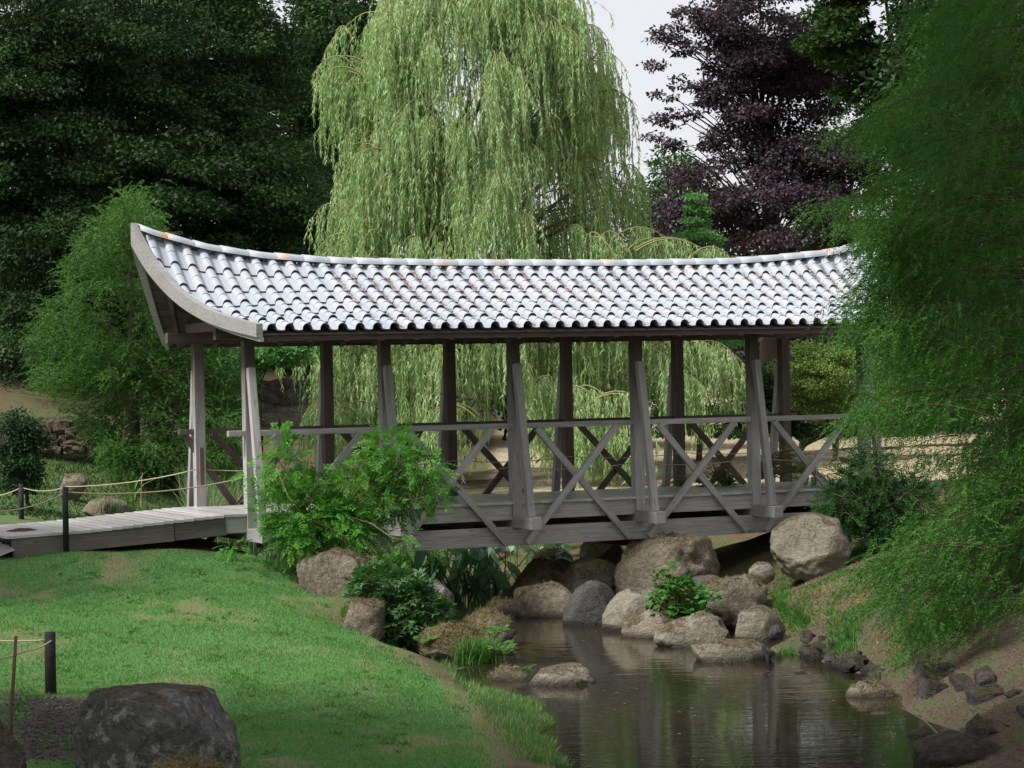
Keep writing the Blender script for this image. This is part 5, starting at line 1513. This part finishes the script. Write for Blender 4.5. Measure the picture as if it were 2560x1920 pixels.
def canna(label, spots, name="water_canna"):
    c0 = spots[0][0]
    root = empty(name, c0); tag(root, label, "plant")
    for base_p, tip, L, az, pitch in spots:
        a = base_p - c0; e = tip - c0
        tb = TB(); tb.tube(curve_pts(a, e, 5, (random.uniform(-.04, .04), 0, 0), .005), [.013, .012, .011, .010, .008, .006], 6)
        tb.build("stalk", MAT['stalk'], root)
        o = bpy.data.objects.new("leaf", random.choice(LM)); COL.objects.link(o)
        o.location = e; o.scale = (L * random.uniform(.85, 1.15), L, L)
        o.rotation_euler = (pitch, random.uniform(-.5, .5), az); o.parent = root
sp_ = []
for i in range(58):
    u = random.gauss(1165, 48); d = random.uniform(35.0, 36.6)
    bp = P(u, 1478, d); bp.z = WATER - .05
    ut = u + random.gauss(0, 45); vt = random.uniform(1340, 1450)
    tp = P(ut, vt, d + random.uniform(-.3, .2))
    L = random.uniform(.42, .72)
    sp_.append((bp, tp, L, random.uniform(0, 6.28), random.choice([random.uniform(-1.3, -.5), random.uniform(-.5, .6)])))
canna("tall water plant with broad blue green leaves beneath the bridge", sp_)
sp_ = []
for i in range(34):
    u = random.uniform(1195, 1420); d = random.uniform(37, 38.5)
    bp = P(u, 1350, d); bp.z = tz(bp.x, bp.y) - .03
    tp = bp + Vector((random.uniform(-.1, .1), 0, random.uniform(.15, .5)))
    sp_.append((bp, tp, random.uniform(.35, .55), random.uniform(0, 6.28), random.uniform(.6, 1.35)))
canna("upright broad pale green leaves rising behind the deck", sp_, "broad_leaf_plant")
sp_ = []
for i in range(16):
    u = random.uniform(1330, 1420); d = random.uniform(34.5, 36); bp = P(u, 1420, d); bp.z = tz(bp.x, bp.y)
    sp_.append((bp, P(u + random.uniform(-20, 20), random.uniform(1380, 1410), d), random.uniform(.25, .4), random.uniform(0, 6.28), random.uniform(-.4, .6)))
canna("few broad leaves beside the mossy hummock below the girder", sp_, "broad_leaf_plant")
# green backdrop of low plants seen below the left of the girder
c, r = px_clumps([(980,1410,70,30,36),(1080,1400,60,30,36.5),(1000,1450,50,25,35),(900,1395,30,30,35)], 120, (.2, .2, .14), .5)
broad_tree("streamside_shrub", "fresh green low shrub seen under the left of the girder", "shrub", gb(1000,1460,36), -.3, .02, c, r, 6000, .07, .03, MAT['wisteria'], None, limb_r=.006)

nf = 70
xy = np.column_stack([rng.uniform(.2, 4.2, nf), rng.uniform(17.5, 29, nf)]); xy = xy[terr(xy) < WATER - .05]
Pn = np.column_stack([xy, np.full(len(xy), WATER + .006)]); Dn = np.column_stack([rng.normal(size=(len(xy), 2)), np.zeros(len(xy))])
tag(leaves("floating_leaves", Pn, Dn, rng.uniform(.03, .07, len(xy)), .022, MAT['litter'], None, side=unit(np.column_stack([-Dn[:, 1], Dn[:, 0], Dn[:, 2]]))), "few small dry leaves floating on the stream", "leaves", kind="stuff")
# fallen sticks at the lower right
root = empty("fallen_branch", P(2300,1800,19.3)); tag(root, "thin bare branch lying in the water at the lower right", "branch")
tb = TB()
for pts in ([(2255,1770,20),(2310,1800,19.6),(2360,1850,19.2),(2400,1890,18.9)], [(2310,1800,19.6),(2400,1830,19.2),(2500,1890,18.8)], [(2270,1850,19.8),(2330,1852,19.6),(2380,1848,19.5)]):
    tb.tube([P(*p) - root.location for p in pts], [.011, .010, .008, .006][:len(pts)], 5)
tb.build("twigs", MAT['twig_pale'], root)
root = empty("stub_post", P(1928,1665,25.2)); tag(root, "short dark wooden stub leaning in the water by the tan boulder", "stump")
tb = TB(); tb.tube([(-.02, 0, -.1), (-.03, 0, .1), (-.09, 0, .22)], [.033, .03, .026], 8); tb.build("stub", MAT['black_wood'], root)

tot = sum(len(o.data.loop_triangles) if o.data.loop_triangles else sum(len(p.vertices) - 2 for p in o.data.polygons) if len(o.data.polygons) < 3000 else 2 * len(o.data.polygons) for o in bpy.data.objects if o.type == 'MESH')
print("approx tris", tot, "objects", len(bpy.data.objects))
